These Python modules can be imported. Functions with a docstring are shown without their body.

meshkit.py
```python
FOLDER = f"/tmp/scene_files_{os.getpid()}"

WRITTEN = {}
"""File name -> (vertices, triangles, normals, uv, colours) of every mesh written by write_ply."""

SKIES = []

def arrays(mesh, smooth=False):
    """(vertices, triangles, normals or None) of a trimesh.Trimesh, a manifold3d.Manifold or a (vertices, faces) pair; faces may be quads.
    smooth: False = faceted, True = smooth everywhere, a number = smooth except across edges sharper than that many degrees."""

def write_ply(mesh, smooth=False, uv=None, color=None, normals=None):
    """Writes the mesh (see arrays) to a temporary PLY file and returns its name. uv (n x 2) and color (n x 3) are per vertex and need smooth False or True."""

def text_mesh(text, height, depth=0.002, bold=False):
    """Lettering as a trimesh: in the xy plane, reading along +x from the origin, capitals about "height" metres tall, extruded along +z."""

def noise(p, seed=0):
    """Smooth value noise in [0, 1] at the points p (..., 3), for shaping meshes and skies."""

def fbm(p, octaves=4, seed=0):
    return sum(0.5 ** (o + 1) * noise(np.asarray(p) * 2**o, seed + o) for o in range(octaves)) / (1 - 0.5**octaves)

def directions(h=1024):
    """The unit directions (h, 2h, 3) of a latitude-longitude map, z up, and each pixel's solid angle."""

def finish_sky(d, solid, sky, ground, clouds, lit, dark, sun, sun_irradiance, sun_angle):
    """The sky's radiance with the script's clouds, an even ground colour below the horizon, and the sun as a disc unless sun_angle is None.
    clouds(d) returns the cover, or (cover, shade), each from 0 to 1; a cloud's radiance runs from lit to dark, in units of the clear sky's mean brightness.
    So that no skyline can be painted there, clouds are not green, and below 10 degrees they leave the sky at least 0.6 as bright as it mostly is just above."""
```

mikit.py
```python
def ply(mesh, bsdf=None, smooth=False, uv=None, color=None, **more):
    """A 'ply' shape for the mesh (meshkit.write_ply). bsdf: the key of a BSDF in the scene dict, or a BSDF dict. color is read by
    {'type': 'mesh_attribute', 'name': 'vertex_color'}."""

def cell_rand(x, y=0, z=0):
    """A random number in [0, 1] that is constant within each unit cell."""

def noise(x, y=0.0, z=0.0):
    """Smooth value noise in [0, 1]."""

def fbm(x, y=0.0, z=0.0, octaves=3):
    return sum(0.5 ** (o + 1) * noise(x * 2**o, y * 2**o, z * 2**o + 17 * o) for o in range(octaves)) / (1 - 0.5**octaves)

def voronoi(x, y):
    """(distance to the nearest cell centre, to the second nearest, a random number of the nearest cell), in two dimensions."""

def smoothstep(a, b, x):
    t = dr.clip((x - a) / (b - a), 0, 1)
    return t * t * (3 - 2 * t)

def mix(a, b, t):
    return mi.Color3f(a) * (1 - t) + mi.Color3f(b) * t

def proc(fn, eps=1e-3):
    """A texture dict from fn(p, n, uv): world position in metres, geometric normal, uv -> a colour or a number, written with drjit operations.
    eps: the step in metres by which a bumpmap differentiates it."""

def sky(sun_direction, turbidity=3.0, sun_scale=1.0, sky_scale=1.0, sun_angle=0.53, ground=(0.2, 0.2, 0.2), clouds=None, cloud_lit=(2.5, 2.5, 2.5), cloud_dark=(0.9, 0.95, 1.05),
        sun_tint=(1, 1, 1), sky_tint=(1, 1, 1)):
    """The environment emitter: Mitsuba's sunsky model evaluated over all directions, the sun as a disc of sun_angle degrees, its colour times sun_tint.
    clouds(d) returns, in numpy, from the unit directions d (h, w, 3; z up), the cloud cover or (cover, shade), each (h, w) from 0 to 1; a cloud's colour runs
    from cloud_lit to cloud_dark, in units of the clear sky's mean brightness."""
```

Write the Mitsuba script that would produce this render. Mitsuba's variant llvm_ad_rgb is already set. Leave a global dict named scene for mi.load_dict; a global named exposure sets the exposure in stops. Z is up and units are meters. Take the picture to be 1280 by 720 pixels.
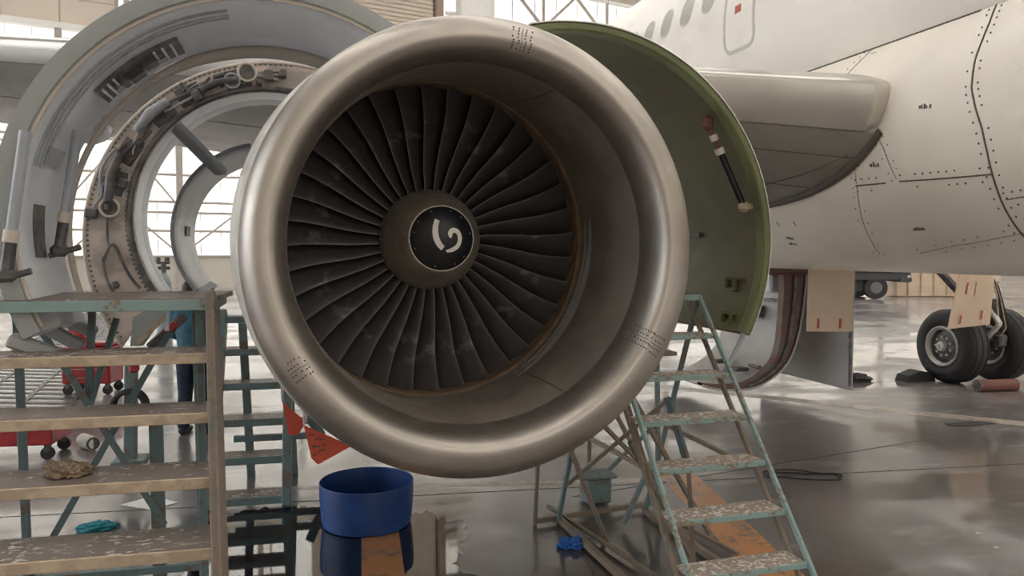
import math, random
import numpy as np, trimesh, manifold3d, shapely
import shapely.geometry as sg
import drjit as dr
import mitsuba as mi
import mikit, meshkit
from mikit import noise, fbm, smoothstep, mix, proc

random.seed(7); rng = np.random.default_rng(7)
T = mi.ScalarTransform4f
PI = math.pi
scene, labels = {}, {}

# ------------------------------------------------------------------ camera, sky, exposure
CAM_H, YAW, PITCH = 2.05, math.radians(15.5), math.atan(44 / 960)
fwd = [math.sin(YAW) * math.cos(PITCH), math.cos(YAW) * math.cos(PITCH), -math.sin(PITCH)]
scene['camera'] = {'type': 'perspective', 'fov': math.degrees(2 * math.atan(640 / 960)), 'fov_axis': 'x', 'near_clip': 0.05, 'far_clip': 600.0,
                   'to_world': T().look_at(origin=[0, 0, CAM_H], target=[fwd[0], fwd[1], CAM_H + fwd[2]], up=[0, 0, 1])}
exposure = 0.15
scene['sky'] = mikit.sky([-0.3, -0.75, 0.6], turbidity=4.0, sun_scale=0.0, sky_scale=7.0, ground=(0.12, 0.11, 0.10),
                         clouds=lambda d: (np.ones(d.shape[:2]), 0.55 * meshkit.fbm(d * 4, 4, 3)), cloud_lit=(1.84, 1.72, 1.54), cloud_dark=(1.22, 1.16, 1.08))
WINDOW_LIGHT = (0.87, 0.83, 0.745)
SIDE_LIGHT, ROOF_LIGHT = (2.05, 2.2, 2.35), (4.3, 4.15, 3.85)

# ------------------------------------------------------------------ materials
def mat(key, base, rough=0.5, metal=0.0, bump=None, **k):
    d = {'type': 'principled', 'roughness': rough if isinstance(rough, dict) else float(rough), 'metallic': float(metal), **k}
    d['base_color'] = base if isinstance(base, dict) else {'type': 'rgb', 'value': list(base)}
    if bump:
        d = {'type': 'bumpmap', 'arbitrary': {**proc(bump[0], bump[2] if len(bump) > 2 else 2e-3)}, 'scale': bump[1], 'bsdf': d}
    scene['mat_' + key] = {'type': 'twosided', 'bsdf': d}

def mottled(a, b, s, seed=0.0, lo=0.35, hi=0.65):
    return proc(lambda p, n, uv: mix(a, b, smoothstep(lo, hi, fbm(p.x * s + seed, p.y * s + 3.1, p.z * s, 4))))

def flaking(paint, under, s, lo, hi):
    return proc(lambda p, n, uv: mix(paint, under, smoothstep(lo, hi, 0.6 * fbm(p.x * s, p.y * s, p.z * s, 4) + 0.4 * fbm(p.x * s * 6, p.y * s * 6, p.z * s * 6, 2))))

mat('lip_metal', mottled((0.64, 0.58, 0.515), (0.58, 0.53, 0.475), 5), proc(lambda p, n, uv: 0.42 + 0.08 * fbm(p.x * 9, p.y * 9, p.z * 9, 3)), 1.0)
mat('cowl_paint', mottled((0.78, 0.76, 0.72), (0.68, 0.66, 0.62), 6), 0.22, 0.0, clearcoat=0.6)
mat('barrel', mottled((0.22, 0.192, 0.168), (0.175, 0.152, 0.134), 4), 0.5, 0.1)
mat('liner', mottled((0.22, 0.145, 0.085), (0.14, 0.10, 0.07), 12), 0.6)
def blade_tone(p, n, uv):
    r = dr.sqrt(dr.square(p.x - 0.776) + dr.square(p.z - 2.131))
    wear = smoothstep(0.55, 0.72, fbm(p.x * 13, p.y * 6, p.z * 13, 3)) * smoothstep(0.56, 0.64, r) * smoothstep(0.80, 0.70, r)
    return mix(mix((0.135, 0.125, 0.125), (0.085, 0.08, 0.082), fbm(p.x * 9, p.y * 9, p.z * 9, 3)), (0.42, 0.40, 0.38), 0.38 * wear)
mat('blade', proc(blade_tone), 0.42, 0.6)
mat('blade_edge', (0.26, 0.24, 0.22), 0.4, 0.8)
mat('blade_wear', (0.33, 0.32, 0.31), 0.4, 0.6)
mat('spinner', mottled((0.25, 0.215, 0.18), (0.20, 0.175, 0.15), 8), 0.45, 0.3)
mat('black_paint', (0.008, 0.009, 0.012), 0.35)
mat('white_mark', (0.85, 0.80, 0.74), 0.5)
mat('steel', (0.55, 0.54, 0.52), 0.3, 1.0)
mat('dark_steel', mottled((0.10, 0.10, 0.105), (0.16, 0.155, 0.15), 14), 0.45, 0.5)
mat('grey_liner', mottled((0.76, 0.78, 0.82), (0.66, 0.68, 0.72), 2.5), 0.34, 0.0)
mat('grey_edge', (0.36, 0.38, 0.375), 0.4)
mat('pale_seal', (0.62, 0.55, 0.48), 0.5)
mat('rod_grey', (0.38, 0.40, 0.435), 0.4)
mat('green_primer', mottled((0.125, 0.125, 0.047), (0.098, 0.09, 0.04), 2.2), 0.42, specular=0.4)
mat('green_edge', mottled((0.17, 0.195, 0.085), (0.14, 0.155, 0.07), 3), 0.4)
mat('frame_brown', mottled((0.66, 0.56, 0.50), (0.42, 0.37, 0.34), 7), 0.5)
mat('frame_dark', mottled((0.17, 0.155, 0.15), (0.09, 0.085, 0.085), 11), 0.5)
mat('duct_white', (0.72, 0.74, 0.76), 0.3)
mat('duct_grey', mottled((0.40, 0.42, 0.45), (0.34, 0.36, 0.39), 4), 0.35)
mat('fuselage', proc(lambda p, n, uv: mix((0.80, 0.76, 0.69), (0.70, 0.66, 0.59), smoothstep(0.45, 0.8, fbm(p.x * 1.5, p.y * 1.5, p.z * 1.5, 4)))), 0.32, clearcoat=0.3)
mat('fairing', proc(lambda p, n, uv: mix((0.88, 0.81, 0.70), (0.79, 0.72, 0.615), smoothstep(0.4, 0.8, fbm(p.x * 1.2, p.y * 1.0, p.z * 1.4, 4)))), 0.34, clearcoat=0.25)
mat('wing_grey', mottled((0.34, 0.325, 0.295), (0.29, 0.275, 0.25), 2.0), 0.38)
mat('slat_metal', mottled((0.66, 0.63, 0.58), (0.60, 0.57, 0.525), 2.0), 0.33, 0.65)
mat('seam', (0.10, 0.085, 0.07), 0.6)
mat('seal_rubber', (0.12, 0.105, 0.09), 0.6)
mat('window_shade', (0.40, 0.385, 0.345), 0.3)
mat('exit_band', (0.52, 0.51, 0.48), 0.5)
mat('red_mark', (0.45, 0.10, 0.08), 0.5)
mat('door_cream', mottled((0.72, 0.56, 0.42), (0.66, 0.51, 0.38), 3), 0.45)
mat('door_grey', mottled((0.46, 0.44, 0.43), (0.40, 0.385, 0.375), 2), 0.4)
mat('bay_red', mottled((0.15, 0.062, 0.052), (0.13, 0.10, 0.085), 8), 0.5)
mat('rubber', (0.022, 0.022, 0.025), 0.6)
mat('rim', (0.55, 0.54, 0.53), 0.4, 0.2)
mat('rim_dark', (0.14, 0.135, 0.13), 0.5)
mat('teal', flaking((0.135, 0.205, 0.215), (0.17, 0.13, 0.10), 9, 0.50, 0.66), 0.5)
mat('teal_pale', flaking((0.25, 0.36, 0.35), (0.24, 0.17, 0.11), 9, 0.50, 0.66), 0.5)
mat('stringer', flaking((0.135, 0.145, 0.13), (0.215, 0.165, 0.125), 7, 0.32, 0.52), 0.55)
mat('tread', proc(lambda p, n, uv: mix(mix((0.20, 0.155, 0.125), (0.135, 0.11, 0.10), fbm(p.x * 4, p.y * 12, p.z * 4, 3)), (0.55, 0.50, 0.45),
    smoothstep(0.60, 0.74, fbm(p.x * 28, p.y * 60, p.z * 9, 3)) * smoothstep(0.42, 0.6, fbm(p.x * 3.1 + 5, p.y * 5, p.z * 4, 3)))), 0.45)
mat('tread_mesh', proc(lambda p, n, uv: mix((0.33, 0.27, 0.22), (0.62, 0.58, 0.53), smoothstep(0.52, 0.66, fbm(p.x * 55, p.y * 55, p.z * 20, 2)))), 0.45)
mat('nosing', mottled((0.55, 0.43, 0.31), (0.42, 0.32, 0.235), 16), 0.5)
mat('blue_plastic', mottled((0.017, 0.065, 0.235), (0.014, 0.05, 0.19), 5), 0.42)
mat('oil', (0.006, 0.006, 0.007), 0.03, eta=2.4)
mat('red_paint', mottled((0.38, 0.035, 0.04), (0.28, 0.03, 0.035), 6), 0.35)
mat('flag_red', (0.62, 0.10, 0.055), 0.6)
mat('orange_line', flaking((0.50, 0.23, 0.09), (0.22, 0.17, 0.14), 5, 0.50, 0.75), 0.3)
mat('pale_line', flaking((0.42, 0.36, 0.30), (0.20, 0.18, 0.165), 4, 0.42, 0.7), 0.3)
mat('joint', (0.06, 0.055, 0.052), 0.6)
def floor_tone(p, n, uv):
    c = mix(mix((0.178, 0.165, 0.166), (0.120, 0.110, 0.110), smoothstep(0.35, 0.65, fbm(p.x * 0.55, p.y * 0.4, 0.3, 4))),
            (0.30, 0.28, 0.265), 0.55 * smoothstep(0.58, 0.75, fbm(p.x * 1.6 + 9, p.y * 3.5, 1.7, 4)))
    oil = dr.sqrt(dr.square((p.x - 1.6) / 2.0) + dr.square((p.y - 2.9) / 3.0)) + 0.7 * (fbm(p.x * 1.3, p.y * 1.3, 8.0, 4) - 0.5)
    return mix(c, mix((0.055, 0.046, 0.044), (0.085, 0.07, 0.065), fbm(p.x * 6, p.y * 6, 2.0, 3)), 0.85 * smoothstep(1.1, 0.75, oil))
mat('floor', proc(floor_tone),
    proc(lambda p, n, uv: 0.10 + 0.22 * smoothstep(0.35, 0.7, fbm(p.x * 0.9 + 4, p.y * 1.5, 5.0, 4))), eta=2.2,
    bump=(lambda p, n, uv: fbm(p.x * 3, p.y * 2.2, 0.0, 3), 0.002, 1e-2))
mat('apron', (0.14, 0.13, 0.12), 0.7)
mat('wall_beige', (0.62, 0.55, 0.46), 0.6)
mat('wall_dado', (0.56, 0.52, 0.45), 0.6)
mat('cladding', (0.62, 0.53, 0.44), 0.6)
mat('roof', (0.34, 0.33, 0.31), 0.7)
mat('beam', (0.42, 0.37, 0.33), 0.5)
mat('beam_white', (0.78, 0.76, 0.72), 0.5)
mat('column_brown', (0.33, 0.24, 0.20), 0.5)
mat('white_plastic', (0.80, 0.79, 0.77), 0.4)
mat('cloth_navy', mottled((0.016, 0.024, 0.05), (0.024, 0.034, 0.062), 20), 0.8)
mat('cloth_teal', mottled((0.04, 0.13, 0.18), (0.03, 0.10, 0.145), 16), 0.8)
mat('skin', (0.36, 0.21, 0.14), 0.5)
mat('hair', (0.012, 0.010, 0.009), 0.5)
mat('rag', mottled((0.30, 0.22, 0.14), (0.16, 0.12, 0.09), 25), 0.8)
mat('rag_teal', (0.02, 0.20, 0.25), 0.7)
mat('bag_blue', (0.02, 0.12, 0.42), 0.22)
mat('mat_black', (0.03, 0.03, 0.032), 0.7)
mat('cylinder_grey', (0.27, 0.31, 0.32), 0.4)
mat('chock_red', (0.17, 0.065, 0.045), 0.6)
mat('truck_dark', (0.05, 0.05, 0.055), 0.5)

# ------------------------------------------------------------------ helpers
def numbered(k):
    if k not in USED: USED.add(k); return k
    i = 1
    while f'{k}_{i:03d}' in USED: i += 1
    USED.add(f'{k}_{i:03d}'); return f'{k}_{i:03d}'
USED = set()

def obj(name, mesh, m, parent=None, smooth=30, label=None, to_world=None, shape=None):
    key = numbered((parent + '__' if parent else '') + name)
    d = dict(shape) if shape else mikit.ply(mesh, 'mat_' + m if m else None, smooth)
    if to_world is not None: d['to_world'] = to_world
    scene[key] = d
    if label: labels[key] = {'label': label}
    return key

def thing(name, label, cat, group=None, kind=None):
    key = numbered(name); tag(key, label, cat, group, kind); return key

def tag(key, label, cat=None, group=None, kind=None):
    d = {'label': label}
    if cat: d['category'] = cat
    if group: d['group'] = group
    if kind: d['kind'] = kind
    labels[key] = d

def structure(name, mesh, m, label=None, smooth=False, **k):
    key = obj(name, mesh, m, None, smooth, **k)
    labels[key] = {'label': label or name.replace('_', ' '), 'kind': 'structure'}
    return key

def stuff(key): labels.setdefault(key, {})['kind'] = 'stuff'

cat = trimesh.util.concatenate
V = lambda *a: np.array(a, float)

def box(c, s, b=0.0, rz=0.0, R=None):
    s = np.asarray(s, float)
    if b > 0:
        b = min(b, s.min() * 0.45); h = s / 2; pts = []
        for sx in (-1, 1):
            for sy in (-1, 1):
                for sz in (-1, 1):
                    for k in range(3):
                        q = h - b; q[k] = h[k]; pts.append(q * (sx, sy, sz))
        m = trimesh.Trimesh(np.array(pts), process=False).convex_hull
    else:
        m = trimesh.creation.box(s)
    if R is not None:
        M = np.eye(4); M[:3, :3] = R; m.apply_transform(M)
    elif rz:
        m.apply_transform(trimesh.transformations.rotation_matrix(rz, [0, 0, 1]))
    m.apply_translation(c); return m

def frame_of(d, up=(0, 0, 1)):
    d = np.asarray(d, float) / np.linalg.norm(d); up = np.asarray(up, float)
    if abs(d @ up) > 0.98: up = V(0, 1, 0)
    x = np.cross(d, up); x /= np.linalg.norm(x); y = np.cross(x, d)
    return np.stack([x, d, y], 1)

def beam(a, b, w, h=None, up=(0, 0, 1), bev=0.0):
    a, b = np.asarray(a, float), np.asarray(b, float); L = np.linalg.norm(b - a)
    return box((a + b) / 2, (w, L, h or w), bev, R=frame_of(b - a, up))

def angle_bar(a, b, w, t=0.006, up=(0, 0, 1), flip=1):
    a, b = np.asarray(a, float), np.asarray(b, float); L = np.linalg.norm(b - a); R = frame_of(b - a, up); c = (a + b) / 2
    return cat([box(c, (w, L, t), R=R), box(c + R @ V(flip * (w - t) / 2, 0, w / 2), (t, L, w), R=R)])

def tube(pts, r, n=10, closed=False, cap=True):
    p = np.asarray(pts, float); k = len(p); r = np.broadcast_to(r, (k,))
    if closed: t = np.roll(p, -1, 0) - np.roll(p, 1, 0)
    else: t = np.gradient(p, axis=0)
    t /= np.linalg.norm(t, axis=1, keepdims=True)
    u = np.cross(t[0], [0.13, 0.27, 0.95]); u /= np.linalg.norm(u); rings = []
    a = np.arange(n) * 2 * PI / n
    for i in range(k):
        u = u - (u @ t[i]) * t[i]; u /= np.linalg.norm(u); w = np.cross(t[i], u)
        rings.append(p[i] + r[i] * (np.cos(a)[:, None] * u + np.sin(a)[:, None] * w))
    v = np.vstack(rings); f = []
    m = k if closed else k - 1
    for i in range(m):
        i2 = (i + 1) % k
        for j in range(n):
            j2 = (j + 1) % n
            f += [[i * n + j, i2 * n + j, i2 * n + j2], [i * n + j, i2 * n + j2, i * n + j2]]
    if cap and not closed:
        v = np.vstack([v, p[0], p[-1]]); c0, c1 = len(v) - 2, len(v) - 1
        for j in range(n):
            f += [[c0, (j) % n, (j + 1) % n][::-1], [c1, (k - 1) * n + j, (k - 1) * n + (j + 1) % n]]
    return trimesh.Trimesh(v, f, process=False)

def cyl(a, b, r, n=20, r2=None): return tube([a, b], [r, r if r2 is None else r2], n)

def grid_mesh(P, wrap_u=False, wrap_v=False):
    P = np.asarray(P, float); nu, nv = P.shape[:2]
    i, j = np.meshgrid(np.arange(nu if wrap_u else nu - 1), np.arange(nv if wrap_v else nv - 1), indexing='ij')
    i2, j2 = (i + 1) % nu, (j + 1) % nv
    a, b, c, d = i * nv + j, i2 * nv + j, i2 * nv + j2, i * nv + j2
    f = np.concatenate([np.stack([a, b, c], -1).reshape(-1, 3), np.stack([a, c, d], -1).reshape(-1, 3)])
    return trimesh.Trimesh(P.reshape(-1, 3), f, process=False)

def slab(P, off):
    """A closed sheet: grid P and its offset grid."""
    P = np.asarray(P, float); Q = P + off
    rim = lambda A: np.concatenate([A[:-1, 0], A[-1, :-1], A[:0:-1, -1], A[0, :0:-1]])
    e = grid_mesh(np.stack([rim(P), rim(Q)]), wrap_v=True)
    b = grid_mesh(Q); b.invert()
    return cat([grid_mesh(P), b, e])

def rings(secs, n=160, a0=0.0, a1=360.0):
    """secs: (y, cx, cz, r[, tilt]); lofted round the y axis."""
    full = abs(a1 - a0) >= 360
    a = np.radians(np.linspace(a0, a1, n + (0 if full else 1), endpoint=not full)); out = []
    for s in secs:
        y, cx, cz, r = s[:4]; t = math.radians(s[4]) if len(s) > 4 else 0
        out.append(np.stack([cx + r * np.cos(a) * math.cos(t), y + r * np.cos(a) * math.sin(t), cz + r * np.sin(a)], -1))
    return grid_mesh(np.array(out), wrap_v=full)

def closed_rings(secs, **k):
    return rings(list(secs) + [secs[0]], **k)

def arc_shell(c, prof, a0, a1, n=80):
    """Solid swept round the y direction about centre c from angle a0 to a1 of the closed profile [(r, y), ...]; c may be (x0, z0, dx/dy, dz/dy, y0)."""
    a = np.radians(np.linspace(a0, a1, n + 1)); P = []
    for r, y in prof:
        cx, cz = (c[0], c[1]) if len(c) == 2 else (c[0] + c[2] * (y - c[4]), c[1] + c[3] * (y - c[4]))
        P.append(np.stack([cx + r * np.cos(a), np.full_like(a, y), cz + r * np.sin(a)], -1))
    P = np.array(P); m = grid_mesh(P, wrap_u=True); parts = [m]
    poly = sg.Polygon([(r, y) for r, y in prof])
    for k in (0, -1):
        v2, f2 = trimesh.creation.triangulate_polygon(poly, engine='earcut')
        ang = a[k]; pts = []
        for r, y in v2:
            cx, cz = (c[0], c[1]) if len(c) == 2 else (c[0] + c[2] * (y - c[4]), c[1] + c[3] * (y - c[4]))
            pts.append([cx + r * math.cos(ang), y, cz + r * math.sin(ang)])
        parts.append(trimesh.Trimesh(pts, f2, process=False))
    return cat(parts)

def arc_pts(c, r, y, a0, a1, n=40):
    a = np.radians(np.linspace(a0, a1, n))
    return np.stack([c[0] + r * np.cos(a), np.full(n, y) if np.isscalar(y) else np.linspace(*y, n), c[1] + r * np.sin(a)], -1)

def plate(pts, n, t):
    """A flat polygon (planar 3-d points) extruded by t along n."""
    pts = np.asarray(pts, float); n = np.asarray(n, float) / np.linalg.norm(n)
    u = pts[1] - pts[0]; u -= (u @ n) * n; u /= np.linalg.norm(u); w = np.cross(n, u)
    q = np.stack([(pts - pts[0]) @ u, (pts - pts[0]) @ w], 1)
    m = trimesh.creation.extrude_polygon(sg.Polygon(q).buffer(0), t, engine='earcut')
    M = np.eye(4); M[:3, 0], M[:3, 1], M[:3, 2], M[:3, 3] = u, w, n, pts[0]
    m.apply_transform(M); return m

def disc_dots(pts, nrm, r, n=8, h=0.002):
    out = []
    for p, d in zip(pts, nrm):
        p = np.asarray(p, float); d = np.asarray(d, float) / np.linalg.norm(d)
        out.append(cyl(p - d * h, p + d * h, r, n))
    return cat(out)

def ground_poly(pts, z0, z1, name, m, parent=None, **k):
    mm = trimesh.creation.extrude_polygon(sg.Polygon(pts).buffer(0), z1 - z0, engine='earcut'); mm.apply_translation([0, 0, z0])
    return obj(name, mm, m, parent, False, **k)

# ------------------------------------------------------------------ hangar
HR = math.radians(14.5)
def hw(u, n, z=0.0): return V(u * math.cos(HR) - n * math.sin(HR), u * math.sin(HR) + n * math.cos(HR), z)
def hbox(u0, u1, n0, n1, z0, z1): return box(hw((u0 + u1) / 2, (n0 + n1) / 2, (z0 + z1) / 2), (u1 - u0, n1 - n0, z1 - z0), rz=HR)
def hbeam(a, b, w, h=None): return beam(hw(*a), hw(*b), w, h)
U0, U1, N0, N1, ZR = -28.0, 86.0, -14.0, 48.0, 24.0
structure('floor', hbox(U0, U1, N0, N1 + 0.5, -0.3, 0.0), 'floor', 'wet stained grey hangar floor')
structure('ground_apron', hbox(U0 - 60, U1 + 60, N0 - 120, N0, -0.3, -0.02), 'apron', 'dark asphalt apron outside the hangar')
for a, b, w, m, lab in [((3.35, 6.35), (2.75, 3.4), 0.34, 'orange_line', 'worn orange line on the floor'), ((0.55, 5.6), (0.42, 3.9), 0.27, 'orange_line', 'orange line in front of the tub'),
                        ((4.9, 11.2), (10.2, 5.0), 0.30, 'pale_line', 'faded yellowish line across the floor'), ((-0.4, 6.95), (3.3, 6.2), 0.10, 'pale_line', 'pale thin line behind the tub')]:
    obj('painted_line', beam((*a, 0.0018 if w == 0.27 else 0.0008), (*b, 0.0018 if w == 0.27 else 0.0008), w, 0.0038 if w == 0.27 else 0.0016), m, 'floor', False, lab)
for a, b in [((-4, 6.9), (9, 5.55)), ((2.2, 6.0), (14, 8.2)), ((-6, 10.4), (14, 10.0)), ((-6, 16), (20, 15.5))]:
    obj('floor_joint', beam((*a, 0.0006), (*b, 0.0006), 0.018, 0.0012), 'joint', 'floor', False)
g = []
for k in range(46):                                               # bars of the trench cover
    s = k / 45; a = V(-5.1, 12.0, 0) * (1 - s) + V(-7.1, 29.0, 0) * s; b = V(-2.9, 11.2, 0) * (1 - s) + V(-5.2, 28.0, 0) * s
    g.append(beam(a + V(0, 0, 0.006), b + V(0, 0, 0.006), 0.11, 0.012))
for s in (0.02, 0.35, 0.68, 0.98):
    a = V(-5.1, 12.0, 0) * (1 - s) + V(-2.9, 11.2, 0) * s; b = V(-7.1, 29.0, 0) * (1 - s) + V(-5.2, 28.0, 0) * s
    g.append(beam(a + V(0, 0, 0.007), b + V(0, 0, 0.007), 0.06, 0.014))
k = obj('trench_grating', cat(g), 'dark_steel', 'floor', False, 'dark slotted trench cover in the floor'); stuff(k)

wb = structure('wall_back', cat([hbox(U0, U1, N1, N1 + 0.3, 0, 1.85), hbox(U0, U1, N1 + 0.05, N1 + 0.3, 13.95, ZR)]), 'wall_dado', 'beige rear hangar wall')
structure('wall_left', hbox(U0 - 0.3, U0, N0, N1, 0, ZR), 'wall_beige', 'beige side wall of the hangar')
structure('wall_right', hbox(U1, U1 + 0.3, N0, N1, 0, ZR), 'wall_beige', 'beige far side wall of the hangar')
structure('wall_front', cat([hbox(U0, -4, N0 - 0.3, N0, 0, ZR), hbox(60, U1, N0 - 0.3, N0, 0, ZR), hbox(-4, 60, N0 - 0.3, N0, 20.0, ZR)]), 'wall_beige', 'front wall with the open hangar doorway')
structure('ceiling', hbox(U0, U1, N0, N1, ZR, ZR + 0.3), 'roof', 'hangar roof')
def glow(c): return {'type': 'area', 'radiance': {'type': 'rgb', 'value': list(c)}}
win = numbered('window_30'); labels[win] = {'label': 'long translucent glazing in the side wall', 'kind': 'structure'}
for j in range(5):
    a, b = -1 + j * 9.6, 8.2 + j * 9.6
    m_ = trimesh.Trimesh([hw(U0 + 0.05, a, 2.2), hw(U0 + 0.05, b, 2.2), hw(U0 + 0.05, b, 17), hw(U0 + 0.05, a, 17)], [[0, 1, 2], [0, 2, 3]], process=False)
    if m_.face_normals[0] @ hw(1, 0) < 0: m_.invert()
    obj('pane', None, None, win, shape={**mikit.ply(m_, 'mat_white_plastic'), 'emitter': glow(SIDE_LIGHT)})
    obj('mullion', hbox(U0 + 0.02, U0 + 0.2, b, b + 0.4, 0, 17.2), 'beam', win, False)
win = numbered('window_40'); labels[win] = {'label': 'translucent skylight strips in the hangar roof', 'kind': 'structure'}
for j in range(6):
    a = U0 + 22 + j * 14
    m_ = trimesh.Trimesh([hw(a, N0 + 3, ZR - 0.05), hw(a + 3.0, N0 + 3, ZR - 0.05), hw(a + 3.0, N1 - 3, ZR - 0.05), hw(a, N1 - 3, ZR - 0.05)], [[0, 2, 1], [0, 3, 2]], process=False)
    obj('pane', None, None, win, shape={**mikit.ply(m_, 'mat_white_plastic'), 'emitter': glow(ROOF_LIGHT)})
EMITS = [glow([c * k for c, k in zip(WINDOW_LIGHT, t)]) for t in ((1, 1, 1), (1.07, 1.08, 1.1), (0.93, 0.92, 0.90), (1.02, 1.0, 0.95), (0.97, 0.98, 1.0))]
NP = [0]
def pane(win, u0, u1, z0, z1, n=N1):
    q = [hw(u0, n, z0), hw(u1, n, z0), hw(u1, n, z1), hw(u0, n, z1)]
    m = trimesh.Trimesh(q, [[0, 1, 2], [0, 2, 3]], process=False)
    if m.face_normals[0] @ hw(0, -1) < 0: m.invert()
    d = mikit.ply(m, 'mat_white_plastic'); NP[0] += 1; d['emitter'] = EMITS[(NP[0] * 7 + NP[0] // 3) % 5]
    return obj('pane', None, None, win, shape=d)
COL = [-28, -21, -13, -6.2, -0.2, 5.6, 12.4, 20, 30, 42, 56, 70, 86]
for i, (a, b) in enumerate(zip(COL[:-1], COL[1:])):
    win = numbered(f'window_{i + 1}'); labels[win] = {'label': 'tall bay of translucent sheeting in the rear wall', 'kind': 'structure'}
    near = -7 < (a + b) / 2 < 14
    npan = max(2, round((b - a) / 1.15)) if near else 3
    us = np.linspace(a, b, npan + 1)
    for j in range(npan): pane(win, us[j] + 0.02, us[j + 1] - 0.02, 1.9, 13.9)
    obj('sheet_joint', cat([hbox(u - 0.02, u + 0.02, N1 - 0.03, N1 + 0.02, 1.85, 13.95) for u in us]), 'beam_white', win, False)
    for z in (3.3, 4.35, 4.95, 6.5, 8.3, 10.1, 11.6, 13.1): obj('girt', hbox(a, b, N1 - 0.14, N1 - 0.04, z - 0.06, z + 0.06), 'beam', win, False)
    for (za, zb) in ((1.9, 4.6), (4.6, 8.3), (8.3, 13.8)):
        c = (a + b) / 2
        for p, q in (((a, za), (c, zb)), ((b, za), (c, zb))):
            obj('brace', hbeam((p[0], N1 - 0.3, p[1]), (q[0], N1 - 0.3, q[1]), 0.09), 'beam', win, False)
    obj('column', hbox(a - 0.17, a + 0.17, N1 - 0.45, N1 - 0.1, 0, 14.0), 'beam', wb, False)
obj('header_beam', hbox(U0, U1, N1 - 0.5, N1, 13.9, 14.2), 'beam_white', wb, False)
obj('dado_rail', hbox(U0, U1, N1 - 0.12, N1, 1.8, 1.9), 'beam', wb, False)
for j in range(14):                                               # upper cladding panels
    u0, u1 = -16 + j * 2.65, -16 + (j + 1) * 2.65
    for z0, z1 in ((14.25, 15.6), (15.65, 16.55), (16.6, 18.4), (18.45, 21)):
        if 2.9 < (u0 + u1) / 2 < 13.4: continue
        obj('cladding_panel', hbox(u0 + 0.03, u1 - 0.03, N1 - 0.03, N1 + 0.06, z0, z1), 'cladding', wb, False)
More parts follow.
